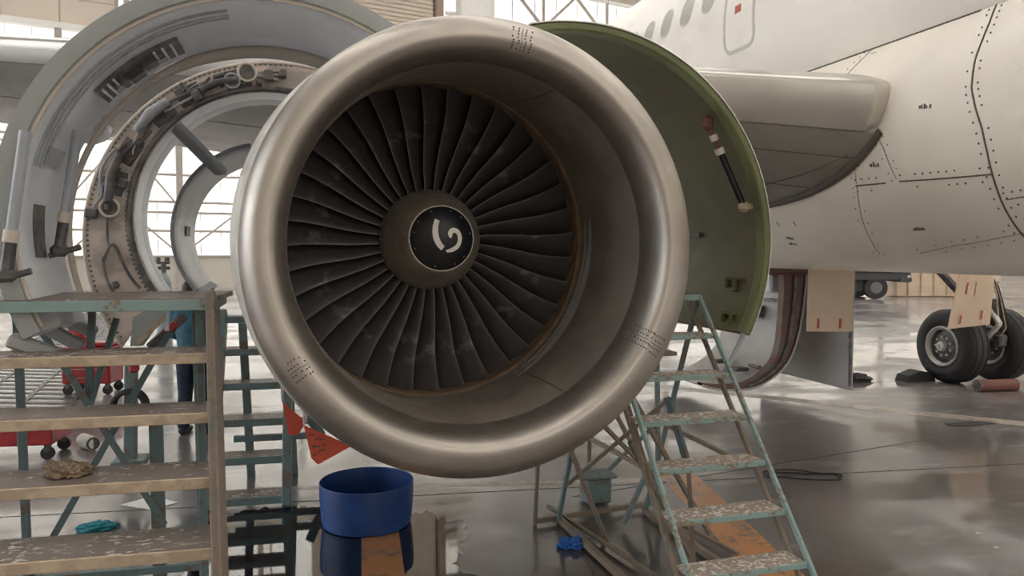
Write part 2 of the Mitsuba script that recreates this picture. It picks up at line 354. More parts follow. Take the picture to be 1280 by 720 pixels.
for a, b in (((-10, 14.9), (-3.5, 20)), ((-3.5, 14.9), (2.4, 20))):
    obj('brace', hbeam((a[0], N1 - 0.12, a[1]), (b[0], N1 - 0.12, b[1]), 0.09), 'cladding', wb, False)
for u in (-3.4, 3.1, 9.8): obj('column', hbox(u - 0.15, u + 0.15, N1 - 0.3, N1 - 0.02, 13.7, 22), 'beam', wb, False)
# roller shutter high in the wall, brown post, white duct and the upper window
win = numbered('window_21'); labels[win] = {'label': 'upper band of translucent sheeting above the rear windows', 'kind': 'structure'}
for j in range(4): pane(win, 2.65 + j * 2.6, 5.2 + j * 2.6, 15.0, 21.0, N1 - 0.02)
obj('sheet_joint', cat([hbox(2.6 + j * 2.6, 2.7 + j * 2.6, N1 - 0.1, N1, 14.8, 21.1) for j in range(5)]), 'beam', win, False)
sh = numbered('shutter'); labels[sh] = {'label': 'beige corrugated roller shutter high in the rear wall', 'kind': 'structure'}
for j in range(22): obj('slat', box(hw(17.2, N1 - 0.25, 15.3 + j * 0.28), (8.6, 0.09, 0.26), 0.05, rz=HR), 'cladding', sh, 25)
obj('column', hbox(21.6, 22.1, N1 - 0.6, N1 - 0.1, 13.7, ZR), 'column_brown', wb, False)
win = numbered('window_20'); labels[win] = {'label': 'bright upper window behind a roof truss', 'kind': 'structure'}
for j in range(9): pane(win, 22.2 + j * 1.85, 24.0 + j * 1.85, 18.0, 21.0, N1 - 0.05)
obj('sill_beam', cat([hbox(22, 40, N1 - 0.4, N1 - 0.06, 17.4, 17.95), hbox(22, 40, N1 - 0.8, N1 - 0.5, 16.6, 16.9)]), 'beam_white', win, False)
tr = []
for j in range(3):
    a, b = 24 + j * 5.6, 24 + (j + 1) * 5.6
    for p, q in (((a, 18), ((a + b) / 2, 20.6)), (((a + b) / 2, 20.6), (b, 18))):
        obj('truss_bar', hbeam((p[0], N1 - 1.2, p[1]), (q[0], N1 - 1.2, q[1]), 0.16), 'beam', wb, False)
    obj('truss_bar', hbeam((a, N1 - 1.2, 17.9), (a, N1 - 1.2, 21.5), 0.18), 'beam', wb, False)
for z in (17.9, 20.7): obj('truss_bar', hbeam((22, N1 - 1.2, z), (42, N1 - 1.2, z), 0.2), 'beam_white', wb, False)
duct = obj('ventilation_duct', cat([hbox(22.6, 24.9, N1 - 2.2, N1 - 1.4, 16.2, 22.5), hbox(24.9, 25.2, N1 - 2.0, N1 - 1.6, 16.2, 22.5)]), 'beam_white', wb, False, 'white boxed duct beside the brown post')

# ------------------------------------------------------------------ jet engine
EL = 'turbofan engine with polished inlet lip and a white comma mark on its black spinner cap'
eng = thing('jet_engine', EL, 'jet engine')
NR = 192
# lip: meridional profile from the inner seam over the crest to the outer seam
def lip_section(t):
    """t 0..1: (y, cx, cz, r)"""
    cx, cz = 0.852, 2.083
    if t < 0.45:
        a = t / 0.45 * PI / 2
        return (3.60 + 0.22 * (1 - math.sin(a)), cx + 0.008, cz + 0.006 * (1 - math.sin(a)), 1.005 - 0.088 * math.cos(a))
    a = (t - 0.45) / 0.55 * PI / 2
    return (3.60 + 0.22 * (1 - math.cos(a)), cx + 0.044 * (1 - math.cos(a)), cz - 0.032 * (1 - math.cos(a)), 1.005 + 0.155 * math.sin(a))
lip = obj('inlet_lip', rings([lip_section(t) for t in np.linspace(0, 1, 40)], NR), 'lip_metal', eng, True, 'polished metal lip ring')
def lip_point(ang, t):
    y, cx, cz, r = lip_section(t); return V(cx + r * math.cos(ang), y, cz + r * math.sin(ang))
def lip_normal(ang, t):
    e = 1e-3; du = lip_point(ang + e, t) - lip_point(ang - e, t); dt = lip_point(ang, min(1, t + e)) - lip_point(ang, max(0, t - e))
    n = np.cross(du, dt); n /= np.linalg.norm(n); return n if n @ (V(0, 0, 2.05) - lip_point(ang, t)) > 0 else -n
for deg, t0, t1 in ((79, 0.30, 0.62), (213, 0.38, 0.62), (-29, 0.05, 0.66)):
    pts, nr = [], []
    nrow = int((t1 - t0) / 0.04)
    for i in range(nrow):
        for w in (-0.045, -0.018, 0.018, 0.045):
            if rng.random() < 0.12: continue
            a, t = math.radians(deg) + w, t0 + (t1 - t0) * (i + 0.5) / nrow
            pts.append(lip_point(a, t)); nr.append(lip_normal(a, t))
    k = obj('rivets', disc_dots(pts, nr, 0.0045, 7), 'seam', lip); stuff(k)
    obj('joint_line', tube([lip_point(math.radians(deg), t) for t in np.linspace(t0, t1, 12)], 0.0015, 5), 'seam', lip)
y, cx, cz, r = lip_section(0)
pts = [V(cx + r * math.cos(a), y + 0.012, cz + r * math.sin(a)) for a in np.linspace(0, 2 * PI, 150, endpoint=False)]
k = obj('seam_rivets', disc_dots(pts, [V(-math.cos(a), 0, -math.sin(a)) for a in np.linspace(0, 2 * PI, 150, endpoint=False)], 0.0055, 7), 'seam', lip); stuff(k)
obj('seam_line', tube([V(cx + r * math.cos(a), y + 0.001, cz + r * math.sin(a)) for a in np.linspace(0, 2 * PI, 160, endpoint=False)], 0.0022, 6, closed=True), 'seam', lip)
# nose cowl skin (outer), barrel (inner), fan case
y, cx, cz, r = lip_section(1)
nose = obj('nose_cowl', rings([(y + 0.003, cx, cz, r), (y + 0.01, cx, cz, r + 0.004), (3.95, 0.876, 2.058, 1.178), (4.1, 0.857, 2.075, 1.184), (4.3, 0.837, 2.095, 1.187), (4.31, 0.83, 2.10, 1.13), (4.31, 0.83, 2.10, 0.99)], NR), 'cowl_paint', eng, 40, 'painted outer skin')
FC, FY = (0.776, 2.131), 4.70
def along(y):
    s = (y - 3.82) / (FY - 3.82); return 0.860 * (1 - s) + FC[0] * s, 2.089 * (1 - s) + FC[1] * s
sec = []
for yy, rr in ((3.822, 0.917), (3.83, 0.9135), (3.95, 0.905), (4.1, 0.905), (4.3, 0.918), (4.42, 0.930), (4.425, 0.938), (4.52, 0.941), (4.525, 0.945), (4.60, 0.947)):
    sec.append((yy, *along(yy), rr))
bar = obj('inlet_barrel', rings(sec, NR), 'barrel', eng, 40, 'grey acoustic inner wall')
for deg in (-58, 62, 182): # panel joints of the barrel
    obj('panel_joint', tube([V(s[1] + (s[3] - 0.001) * math.cos(math.radians(deg)), s[0], s[2] + (s[3] - 0.001) * math.sin(math.radians(deg))) for s in sec[1:6]], 0.003, 6), 'seam', bar)
obj('fan_track_liner', closed_rings([(4.60, *FC, 0.947), (4.61, *FC, 0.938), (4.98, *FC, 0.938), (4.98, *FC, 0.955), (4.60, *FC, 0.955)], n=NR), 'liner', eng, 30, 'brown rub strip around the blade tips')
obj('fan_case', closed_rings([(4.32, *FC, 1.0), (4.6, *FC, 0.99), (5.5, *FC, 1.0), (5.5, *FC, 0.955), (4.98, *FC, 0.957), (4.34, *FC, 0.962)], n=96), 'duct_grey', eng, 30)
obj('core_cowl', rings([(4.98, *FC, 0.30), (4.99, *FC, 0.46), (5.3, *FC, 0.50), (6.4, *FC, 0.62), (7.2, *FC, 0.56), (7.9, *FC, 0.40), (8.5, *FC, 0.12), (8.51, *FC, 0.0)], 64), 'dark_steel', eng)
vane = slab(np.array([[[0.40 if r_ == 0 else 0.965, y_, 0.0 + 0.35 * (y_ - 0.55) * (r_ + 0.5)] for y_ in np.linspace(0.45, 0.65, 5)] for r_ in (0, 1)]), V(0, 0, 0.012))
vd = mikit.ply(vane, 'mat_dark_steel', False)
for i in range(40): obj('outlet_vane', None, None, eng, shape=vd, to_world=T().translate([FC[0], FY, FC[1]]).rotate([0, 1, 0], i * 9.0))
obj('pylon', cat([box((0.80, 7.2, 3.12), (0.36, 3.2, 0.55), 0.1), box((0.79, 5.7, 3.28), (0.30, 1.0, 0.20), 0.08)]), 'cowl_paint', eng)
# fan blades
def blade_mesh():
    ns, nc = 18, 9; S = np.linspace(0, 1, ns); P = {1: [], -1: []}; LE = []
    for s in S:
        r = 0.285 + (0.933 - 0.285) * s
        stag = math.radians(24 + 40 * s ** 0.85); chord = 0.155 + 0.085 * s
        camber = math.radians(34 * (1 - s) + 8); th = 0.016 * (1 - s) + 0.005
        sweep = 0.012 * math.sin(PI * s * 1.2) - 0.02 * s
        tang0 = 0.007 * math.sin(2 * PI * s) - 0.012 * s + 0.03 * (s - 0.5) ** 2
        x = np.linspace(0, 1, nc) ** 1.2; ang = stag + camber * (0.5 - x)
        dx = np.diff(x, prepend=0) * chord
        yy = np.cumsum(dx * np.cos(ang)); tt = np.cumsum(dx * np.sin(ang))
        h = th * np.sqrt(np.maximum(0, 4 * x * (1 - x))) * 0.5 + 0.0008
        for sd in (1, -1):
            yq = sweep + yy + sd * (-h) * np.sin(ang); tq = tang0 - tt * 1.0 + sd * (-h) * -np.cos(ang) * -1
            phi = -tq / r * -1
            P[sd].append(np.stack([r * np.cos(phi), yq, r * np.sin(phi)], -1))
        ph = tang0 / r; LE.append([r * math.cos(ph), sweep - 0.0006, r * math.sin(ph)])
    A, B = np.array(P[1]), np.array(P[-1]); B = B[:, ::-1]
    return grid_mesh(np.concatenate([A, B], 1), wrap_v=True), np.array(LE)
bm, le = blade_mesh()
bd, ed = mikit.ply(bm, 'mat_blade', True), mikit.ply(tube(le, np.linspace(0.0019, 0.0014, len(le)), 6), 'mat_blade_edge', True)
for i in range(36):
    M = T().translate([FC[0], FY, FC[1]]).rotate([0, 1, 0], -i * 10.0 - 3.5)
    b = obj('fan_blade', None, None, eng, shape=bd, to_world=M)
    obj('leading_edge', None, None, b, shape=ed, to_world=M)
# spinner
sp = [(FY + 0.06, 0.300), (FY - 0.005, 0.306), (FY - 0.03, 0.304), (FY - 0.09, 0.288), (FY - 0.15, 0.263), (FY - 0.21, 0.232), (FY - 0.262, 0.200)]
SPX = lambda y: (FC[0] + 0.10 * (FY - y), FC[1] + 0.01 * (FY - y))
spin = obj('spinner', rings([(y, *SPX(y), r) for y, r in sp] + [(FY - 0.263, *SPX(FY - .263), 0.190)], 96), 'spinner', eng, 50, 'grey spinner cone')
pts = [V(SPX(FY)[0] + 0.304 * math.cos(a), FY - 0.040, SPX(FY)[1] + 0.304 * math.sin(a)) for a in np.radians(np.arange(0, 360, 9))]
k = obj('spinner_bolts', disc_dots(pts, [p - V(SPX(FY)[0], FY + 0.1, SPX(FY)[1]) for p in pts], 0.0045, 8, 0.003), 'rim_dark', spin); stuff(k)
CX, CZ = SPX(FY - 0.27); CR = 0.186
dome = lambda r: FY - 0.330 + 0.062 * (r / CR) ** 2
capm = obj('spinner_cap', rings([(dome(r), CX, CZ, r) for r in np.linspace(0, CR, 14)] + [(FY - 0.255, CX, CZ, CR)], 72), 'black_paint', spin, 40, 'black cap')
obj('cap_rim', rings([(FY - 0.262, CX, CZ, CR - 0.001), (FY - 0.2705, CX, CZ, CR + 0.0005), (FY - 0.2705, CX, CZ, CR + 0.004), (FY - 0.258, CX, CZ, CR + 0.008)], 72), 'pale_seal', spin, 40)
def on_cap(poly, h):
    poly = shapely.segmentize(poly, 0.012)
    m = trimesh.creation.extrude_polygon(poly, h, engine='earcut')
    m = m.subdivide_to_size(0.02)
    v = m.vertices.copy(); rr = np.hypot(v[:, 0], v[:, 1]); m.vertices = np.stack([CX + v[:, 0], dome(rr) - 0.0006 - v[:, 2], CZ + v[:, 1]], 1); return m
def spiral(pts, w):
    p = np.array([((x - 410) / 200 * CR, -(y - 343) / 200 * CR) for x, y in pts]); k = np.linspace(0, 1, len(p)); kk = np.linspace(0, 1, 60)
    from scipy.interpolate import CubicSpline
    q = CubicSpline(k, p)(kk); ww = np.interp(kk, np.linspace(0, 1, len(w)), w) / 200 * CR / 2
    d = np.gradient(q, axis=0); d /= np.linalg.norm(d, axis=1, keepdims=True); nn = np.stack([-d[:, 1], d[:, 0]], 1)
    return sg.Polygon(np.vstack([q + nn * ww[:, None], (q - nn * ww[:, None])[::-1]])).buffer(0)
obj('comma_mark', on_cap(spiral([(376, 228), (362, 275), (362, 325), (378, 370), (408, 405)], [30, 34, 36, 36, 32]), 0.0012), 'white_mark', spin, False, 'white curved stroke')
obj('comma_mark', on_cap(spiral([(428, 422), (465, 415), (500, 392), (516, 355), (512, 318), (492, 296), (465, 296), (453, 316), (464, 332)], [14, 26, 28, 28, 28, 30, 32, 30, 22]), 0.0012), 'white_mark', spin, False, 'white curled stroke')
for i, deg in enumerate((72, 48, 10, -40, -63, -104, 168, 146, 112, 200)):
    a = math.radians(deg); r = 0.90 * CR
    obj('cap_screw', cyl((CX + r * math.cos(a), dome(r) - 0.005, CZ + r * math.sin(a)), (CX + r * math.cos(a), dome(r) + 0.004, CZ + r * math.sin(a)), 0.0045, 8), 'dark_steel', spin)

# open fan cowl door on the outboard side: grey inside
LC = (-0.153, 2.19, -0.02, -0.02, 4.3)
RD = 1.30
door = obj('fan_cowl_door', arc_shell(LC, [(RD, 4.32), (RD + 0.004, 4.36), (RD + 0.004, 5.42), (RD - 0.02, 5.44), (RD - 0.05, 5.40), (RD - 0.075, 5.30), (RD - 0.10, 4.42), (RD - 0.085, 4.34), (RD - 0.03, 4.305)], 59, 206, 110), 'grey_liner', eng, 35, 'raised fan cowl door, grey inside')
obj('edge_flange', arc_shell(LC, [(RD + 0.006, 4.335), (RD - 0.002, 4.292), (RD - 0.045, 4.288), (RD - 0.085, 4.300), (RD - 0.085, 4.345)], 59, 206, 110), 'grey_edge', door, 35, 'dark grey front edge')
obj('edge_seal', tube(arc_pts(LC, RD - 0.094, 4.335, 60, 205, 90), 0.012, 8), 'pale_seal', door, True, 'pale seal along the edge')
for y_, r_ in ((4.50, 0.004), (4.53, 0.003), (4.60, 0.004), (4.66, 0.003)):
    obj('stiffener_rib', tube(arc_pts(LC, RD - 0.101, y_, 100, 165, 60), r_ * 1.6, 6), 'duct_grey', door, True)
obj('rear_seal', tube(arc_pts((LC[0] - 0.022, LC[1] - 0.022), RD - 0.085, 5.405, 60, 205, 90), np.interp(np.linspace(60, 205, 90), [60, 70, 105, 130, 205], [.03, .05, .045, .02, .018]), 8), 'pale_seal', door, True, 'pale rear edge')
def on_door(c, r, a0, a1, y0, y1, t, n=12):
    a = np.radians(np.linspace(a0, a1, n))
    P = np.stack([np.stack([c[0] + r * np.cos(a), np.full(n, y), c[1] + r * np.sin(a)], -1) for y in np.linspace(y0, y1, 3)])
    off = np.stack([np.stack([-t * np.cos(a), 0 * a, -t * np.sin(a)], -1)] * 3)
    return slab(P, off)
LC2 = (-0.165, 2.175)
rec = obj('latch_recess', on_door(LC2, RD - 0.085, 114, 140, 4.80, 5.10, 0.022), 'frame_dark', door, 30, 'dark recess with latch gear')
for i, a_ in enumerate((116, 118.5, 121, 134, 136, 138)):
    obj('recess_rib', on_door(LC2, RD - 0.10, a_, a_ + 0.7, 4.82, 5.06, 0.02, 3), 'grey_liner', rec, False)
for a0_, a1_, y0_, y1_ in ((122, 126, 4.86, 4.98), (126.5, 131, 4.92, 5.03), (131.5, 133.4, 4.86, 5.0)):
    obj('latch', on_door(LC2, RD - 0.10, a0_, a1_, y0_, y1_, 0.045, 4), 'dark_steel', rec, False)
obj('latch_rod', tube(arc_pts(LC2, RD - 0.135, 4.95, 119, 136, 14), 0.012, 8), 'steel', rec)
obj('lower_recess', on_door(LC2, RD - 0.086, 173.5, 187.2, 4.64, 4.84, 0.014), 'frame_dark', door, 30, 'dark rectangular recess')
obj('door_stain', on_door(LC2, RD - 0.094, 158, 163, 4.66, 4.95, 0.006), 'duct_grey', door, 30)
for p, q, y_ in (((-1.262, 2.635), (-1.335, 2.13), 4.22), ((-1.19, 2.735), (-1.268, 2.25), 4.85)):
    rod = obj('hold_open_rod', tube([V(p[0], y_, p[1]), V(p[0] * .4 + q[0] * .6, y_, p[1] * .4 + q[1] * .6), V(q[0], y_, q[1])], 0.027, 12), 'rod_grey', door, True, 'grey telescopic hold-open rod')
    d = (V(q[0], y_, q[1]) - V(p[0], y_, p[1])); d /= np.linalg.norm(d); e = V(q[0], y_, q[1])
    obj('rod_collar', cyl(e - d * 0.03, e + d * 0.03, 0.036, 14), 'pale_seal', rod)
    obj('rod_end', cat([cyl(e + d * 0.03, e + d * 0.17, 0.030, 12), box(e + d * 0.19, (0.09, 0.06, 0.07), 0.02), cyl(e + d * 0.2 + V(-.05, 0, -0.02), e + d * 0.2 + V(0.11, 0, 0.03), 0.017, 8)]), 'dark_steel', rod)
# latch beams along the lower edge
for (a_, b_, w_) in (((-1.40, 4.35, 1.62), (-1.14, 4.40, 1.50), 0.12), ((-1.38, 4.75, 1.66), (-1.18, 4.80, 1.52), 0.10), ((-1.39, 5.15, 1.66), (-1.20, 5.20, 1.56), 0.10)):
    obj('latch_bracket', beam(a_, b_, w_, 0.07, bev=0.012), 'grey_edge', door, 30)
# open fan cowl door on the fuselage side: green inside
GC = (1.616, 2.11, 0.0, 0.0, 4.3)
gd = obj('fan_cowl_door', arc_shell(GC, [(RD, 4.32), (RD + 0.004, 4.36), (RD + 0.004, 5.42), (RD - 0.01, 5.44), (RD - 0.02, 5.40), (RD - 0.035, 5.30), (RD - 0.05, 4.40), (RD - 0.045, 4.33), (RD - 0.015, 4.305)], 104, -27, 110), 'green_primer', eng, 35, 'raised fan cowl door, olive green inside')
obj('edge_flange', arc_shell(GC, [(RD - 0.014, 4.35), (RD - 0.014, 4.302), (RD - 0.046, 4.302), (RD - 0.056, 4.315), (RD - 0.056, 4.385)], 104, -27, 110), 'green_edge', gd, 35, 'lighter green edge band')
obj('outer_skin', arc_shell(GC, [(RD + 0.006, 4.31), (RD + 0.006, 5.44), (RD - 0.004, 5.44), (RD - 0.004, 4.302)], 104, -27, 110), 'cowl_paint', gd, 35, 'pale outer skin')
def gpt(deg, y, r): return V(GC[0] + r * math.cos(math.radians(deg)), y, GC[1] + r * math.sin(math.radians(deg)))
a_, b_ = gpt(40, 4.45, RD - 0.10), gpt(11.5, 4.43, RD - 0.10)
rod = obj('hold_open_rod', tube([a_ * (1 - t) + b_ * t for t in np.linspace(0.33, 1, 6)], 0.022, 12), 'black_paint', gd, True, 'black hold-open rod')
obj('rod_end', cat([cyl(a_ * 0.70 + b_ * 0.30, a_ * 0.63 + b_ * 0.37, 0.031, 12), cyl(a_ * 0.86 + b_ * 0.14, a_ * 0.79 + b_ * 0.21, 0.026, 12)]), 'pale_seal', rod)
obj('rod_end', cat([cyl(a_, a_ * 0.68 + b_ * 0.32, 0.013, 10), box(a_, (0.07, 0.06, 0.09), 0.02)]), 'chock_red', rod)
obj('rod_bracket', cat([box(b_, (0.08, 0.06, 0.07), 0.02), box(b_ + V(0.04, 0.0, 0.0), (0.05, 0.07, 0.04), 0.01)]), 'nosing', rod)
for deg, y_, s_ in ((-11, 4.62, 0.13), (-22, 4.55, 0.12)):
    p = gpt(deg, y_, RD - 0.06)
    obj('latch_fitting', cat([box(p, (0.03, 0.16, 0.02), 0.006), box(p + V(-0.01, -0.05, -0.04), (0.03, 0.03, 0.09), 0.008), box(p + V(-0.01, 0.05, -0.03), (0.03, 0.025, 0.06), 0.008)]), 'green_primer', gd)
obj('latch_fitting', beam(gpt(-26, 4.34, RD - 0.03), gpt(-26, 4.34, RD - 0.03) + V(-0.14, 0.05, -0.32), 0.05, 0.03, bev=0.008), 'duct_grey', gd)
obj('inspection_panel', on_door((GC[0], GC[1]), RD - 0.053, 2.4, 4.2, 5.12, 5.26, 0.006, 4), 'frame_dark', gd, False)

# open thrust reverser half
trv = numbered('jet_engine__thrust_reverser_half'); labels[trv] = {'label': 'swung-open thrust reverser half with a brown front frame'}
OC, IC = (-0.12, 2.12), (-0.187, 2.293)
def frame_ring(ro, ri, y0, y1, a0=74, a1=214, n=96):
    a = np.radians(np.linspace(a0, a1, n)); cr = lambda c, r, y: np.stack([c[0] + r * np.cos(a), np.full(n, y), c[1] + r * np.sin(a)], -1)
    P = np.array([cr(OC, ro, y0), cr(OC, ro, y1), cr(IC, ri, y1), cr(IC, ri, y0)])
    m = grid_mesh(P, wrap_u=True)
    ends = [trimesh.Trimesh(P[:, k], [[0, 1, 2], [0, 2, 3]], process=False) for k in (0, -1)]
    return cat([m] + ends)
ff = obj('front_frame', frame_ring(1.305, 0.925, 5.86, 5.94), 'frame_brown', trv, 30, 'brown front frame')
def fpt(deg, s, y=5.85):
    """A point on the frame's front at angle deg, s from 0 (inner edge) to 1 (outer edge)."""
    a = math.radians(deg); o = V(OC[0] + 1.305 * math.cos(a), y, OC[1] + 1.305 * math.sin(a)); i = V(IC[0] + 0.925 * math.cos(a), y, IC[1] + 0.925 * math.sin(a))
    return i * (1 - s) + o * s
def ftube(spec, r, y=5.84, n=8):
    from scipy.interpolate import CubicSpline
    p = np.array(spec, float); k = np.linspace(0, 1, len(p)); q = CubicSpline(k, p)(np.linspace(0, 1, 12 * len(p)))
    return tube([fpt(d, s, y) for d, s in q], r, n)
LAST = None
def fpart(name, mesh, m, **k): return obj(name, mesh, m, trv, 30, **k)
fpart('inner_seal', tube([fpt(d, 0.05) for d in np.linspace(75, 213, 90)], 0.022, 8), 'frame_dark', label='dark seal round the inner edge')
fpart('outer_seal', tube([fpt(d, 0.97, 5.86) for d in np.linspace(75, 213, 90)], 0.012, 8), 'pale_seal')
fpart('hydraulic_pipe', ftube([(88, .35), (98, .5), (108, .45), (120, .35), (132, .45)], 0.010), 'duct_grey')
fpart('hydraulic_pipe', ftube([(112, .75), (122, .55), (133, .6), (142, .4), (152, .55), (158, .45)], 0.009), 'frame_dark')
fpart('hydraulic_pipe', ftube([(150, .8), (160, .85), (166, .7), (170, .8), (173, .82)], 0.009), 'duct_grey')
fpart('hydraulic_pipe', ftube([(189, .62), (186, .42), (190, .33), (198, .28), (207, .2)], 0.010), 'frame_dark')
fpart('hydraulic_pipe', ftube([(188, .62), (195, .66), (204, .60)], 0.010), 'frame_dark')
fpart('actuator', cat([tube([fpt(d, s, 5.81) for d, s in ((152, .62), (160, .60), (170, .50))], 0.030, 12), cyl(fpt(171, .5, 5.81), fpt(173, .48, 5.81), 0.02, 10)]), 'frame_dark', label='dark actuator')
fpart('actuator', tube([fpt(d, s, 5.81) for d, s in ((128, .62), (135, .66), (143, .60))], [0.03, 0.04, 0.025], 12), 'duct_grey', label='grey actuator')
fpart('actuator', tube([fpt(d, s, 5.82) for d, s in ((103, .42), (110, .48), (117, .42))], 0.026, 12), 'frame_dark')
for k_ in range(26):
    d_, s_ = 80 + 100 * rng.random(), 0.25 + 0.55 * rng.random(); L_ = 3 + 7 * rng.random()
    fpart('cable', ftube([(d_, s_), (d_ + L_ * .5, s_ + 0.10 * (rng.random() - .5)), (d_ + L_, s_ + 0.22 * (rng.random() - .5))], 0.005 + 0.004 * rng.random(), 5.845, 6), ('frame_dark', 'duct_grey', 'frame_brown')[k_ % 3])
for k_ in range(5): fpart('web_recess', box(fpt(103 + 15 * k_ + 3 * (k_ % 2), 0.48, 5.862), (0.17, 0.02, 0.13), 0.006, R=np.array(trimesh.transformations.rotation_matrix(math.radians(-(13 + 15 * k_)), [0, 1, 0]))[:3, :3]), 'frame_dark')
for d, s, r in ((172.5, .45, 0.060), (99.5, .62, 0.062), (105, .4, 0.05)):
    c = fpt(d, s, 5.815); a = np.linspace(0, 2 * PI, 28, endpoint=False)
    fpart('clamp_ring', tube([c + r * V(math.cos(t), 0, math.sin(t)) for t in a], 0.009, 8, closed=True), 'pale_seal' if r > 0.055 else 'duct_grey', label='round clamp ring')
    fpart('port', cyl(c, c + V(0, 0.05, 0), r * 0.8, 18), 'frame_dark')
for d, s, w, h, m in ((119, .3, .10, .12, 'frame_dark'), (121, .78, .05, .10, 'dark_steel'), (164, .3, .10, .09, 'frame_dark'), (172, .84, .10, .12, 'frame_dark'), (147, .35, .07, .08, 'dark_steel'), (155, .3, .08, .05, 'frame_dark'), (92, .5, .09, .12, 'frame_dark'), (87.5, .6, .08, .09, 'dark_steel'), (95, .25, .06, .05, 'frame_dark'), (109, .7, .12, .05, 'frame_dark'), (199, .55, .07, .06, 'dark_steel')):
    fpart('bracket', box(fpt(d, s, 5.84), (w * .68, 0.05, h * .68), 0.010, R=np.array(trimesh.transformations.rotation_matrix(math.radians(-(d - 90)), [0, 1, 0]))[:3, :3]), m)
pp = [fpt(d, 0.13, 5.856) for d in np.linspace(86, 212, 64)] + [fpt(d, 0.90, 5.857) for d in np.linspace(86, 212, 80)]
k = fpart('rivets', disc_dots(pp, [V(0, -1, 0)] * len(pp), 0.008, 7), 'frame_dark'); stuff(k)
a = [(0.925, 5.94), (0.93, 6.4), (1.0, 7.05), (1.02, 7.05), (1.2, 7.0), (1.29, 5.95)]
fpart('outer_sleeve', arc_shell(IC, [(0.955, 6.3), (0.975, 6.70), (1.0, 6.70), (1.10, 6.65), (1.13, 5.95), (1.0, 5.95), (0.965, 6.2)], 74, 214, 90), 'duct_grey', label='grey inner duct wall')
fpart('duct_lip', arc_shell(IC, [(0.928, 5.942), (0.932, 6.24), (0.945, 6.30), (0.965, 6.30), (0.97, 5.942)], 74, 214, 90), 'duct_white', label='white strip of duct wall')
FC2 = (-0.23, 2.20)
ifs = fpart('inner_barrel', arc_shell(FC2, [(0.70, 6.3), (0.71, 6.33), (0.70, 7.3), (0.66, 7.35), (0.655, 7.3), (0.665, 6.4), (0.68, 6.32)], 100, 219, 70), 'duct_grey', label='grey inner barrel')
obj('access_port', on_door(FC2, 0.662, 174, 181, 6.75, 6.98, 0.012, 6), 'frame_dark', ifs, 30)
obj('barrel_end', plate([V(-0.80, 6.32, 1.72), V(-0.66, 6.32, 1.83), V(-0.60, 6.30, 1.80), V(-0.74, 6.30, 1.66)], (0.1, -1, 0.1), 0.05), 'duct_white', ifs, False, 'white end fitting')
fpart('strut', beam((-0.90, 5.95, 3.02), (-0.56, 6.32, 2.66), 0.12, 0.06, bev=0.015), 'duct_grey', label='grey diagonal strut')
lw = fpart('lower_wall', plate([V(-1.14, 5.9, 1.40), V(-1.12, 5.9, 1.60), V(-1.0, 5.9, 1.665), V(-0.90, 5.9, 1.64), V(-1.06, 5.9, 1.40)], (0, -1, 0), 0.06), 'grey_edge')
obj('latch', beam((-1.09, 5.83, 1.42), (-0.91, 5.83, 1.60), 0.022, 0.03), 'nosing', lw)
obj('latch', beam((-1.02, 5.86, 1.38), (-0.80, 5.95, 1.60), 0.07, 0.06, bev=.01), 'frame_dark', lw)
obj('latch', box((-0.90, 5.85, 1.52), (0.04, 0.04, 0.05), 0.01), 'duct_white', lw)
obj('latch', beam((-0.92, 5.86, 1.48), (-0.84, 5.86, 1.55), 0.05, 0.05, bev=.01), 'red_paint', lw)

# ------------------------------------------------------------------ airliner
AX, AZ, AR = 6.5, 4.50, 1.975
air = thing('airliner', 'large white airliner with open engine cowls, seen under its wing root', 'airliner')
def fus_r(y):
    if y < -2: return AR * math.sqrt(max(0.002, 1 - ((-2 - y) / 5.6) ** 2))
    if y > 18: return AR * max(0.15, 1 - ((y - 18) / 13) ** 1.6)
    return AR
ys = np.concatenate([np.linspace(-7.5, -2, 16), np.linspace(-1, 18, 24), np.linspace(19, 30, 10)])
obj('fuselage', rings([(y, AX, AZ + (0.25 * (y - 18) / 12 if y > 18 else 0), fus_r(y)) for y in ys], 120), 'fuselage', air, True, 'white curved fuselage side')
def skin(y, z, off=0.004):
    """A point on the near side of the fuselage at station y and height z."""
    return V(AX - (AR + off) * math.sqrt(max(0, 1 - ((z - AZ) / AR) ** 2)), y, AZ + (z - AZ) * (AR + off) / AR)
def skin_n(z): return V(-math.sqrt(max(0, 1 - ((z - AZ) / AR) ** 2)), 0, (z - AZ) / AR)
def skin_patch(poly, off, t=0.004):
    poly = shapely.segmentize(poly, 0.05)
    m = trimesh.creation.extrude_polygon(poly, t, engine='earcut').subdivide_to_size(0.12)
    m.vertices = np.array([skin(-v[0], v[1], off + v[2]) for v in m.vertices]); return m
rrect = lambda cx, cy, w, h, r: sg.box(cx - w / 2 + r, cy - h / 2 + r, cx + w / 2 - r, cy + h / 2 - r).buffer(r)
for k in range(7):
    y = 8.04 + 0.533 * k
    w_ = obj('cabin_window', skin_patch(rrect(-y, 4.985, 0.245, 0.345, 0.115), 0.0, 0.004), 'window_shade', air, False, 'oval cabin window with its shade down')
    obj('window_rim', skin_patch(rrect(-y, 4.985, 0.275, 0.375, 0.13).difference(rrect(-y, 4.985, 0.235, 0.335, 0.11)), 0.0, 0.007), 'exit_band', w_, False)
ex = obj('emergency_exit', skin_patch(rrect(-7.33, 4.72, 0.60, 1.06, 0.15).difference(rrect(-7.33, 4.72, 0.52, 0.98, 0.11)), 0.0, 0.004), 'exit_band', air, False, 'rounded overwing exit outlined in grey')
obj('exit_window', skin_patch(rrect(-7.33, 5.03, 0.235, 0.335, 0.11), 0.0, 0.004), 'window_shade', ex, False)
obj('exit_label', skin_patch(sg.box(-7.40, 4.60, -7.29, 4.68), 0.0, 0.004), 'red_mark', ex, False, 'small red label')
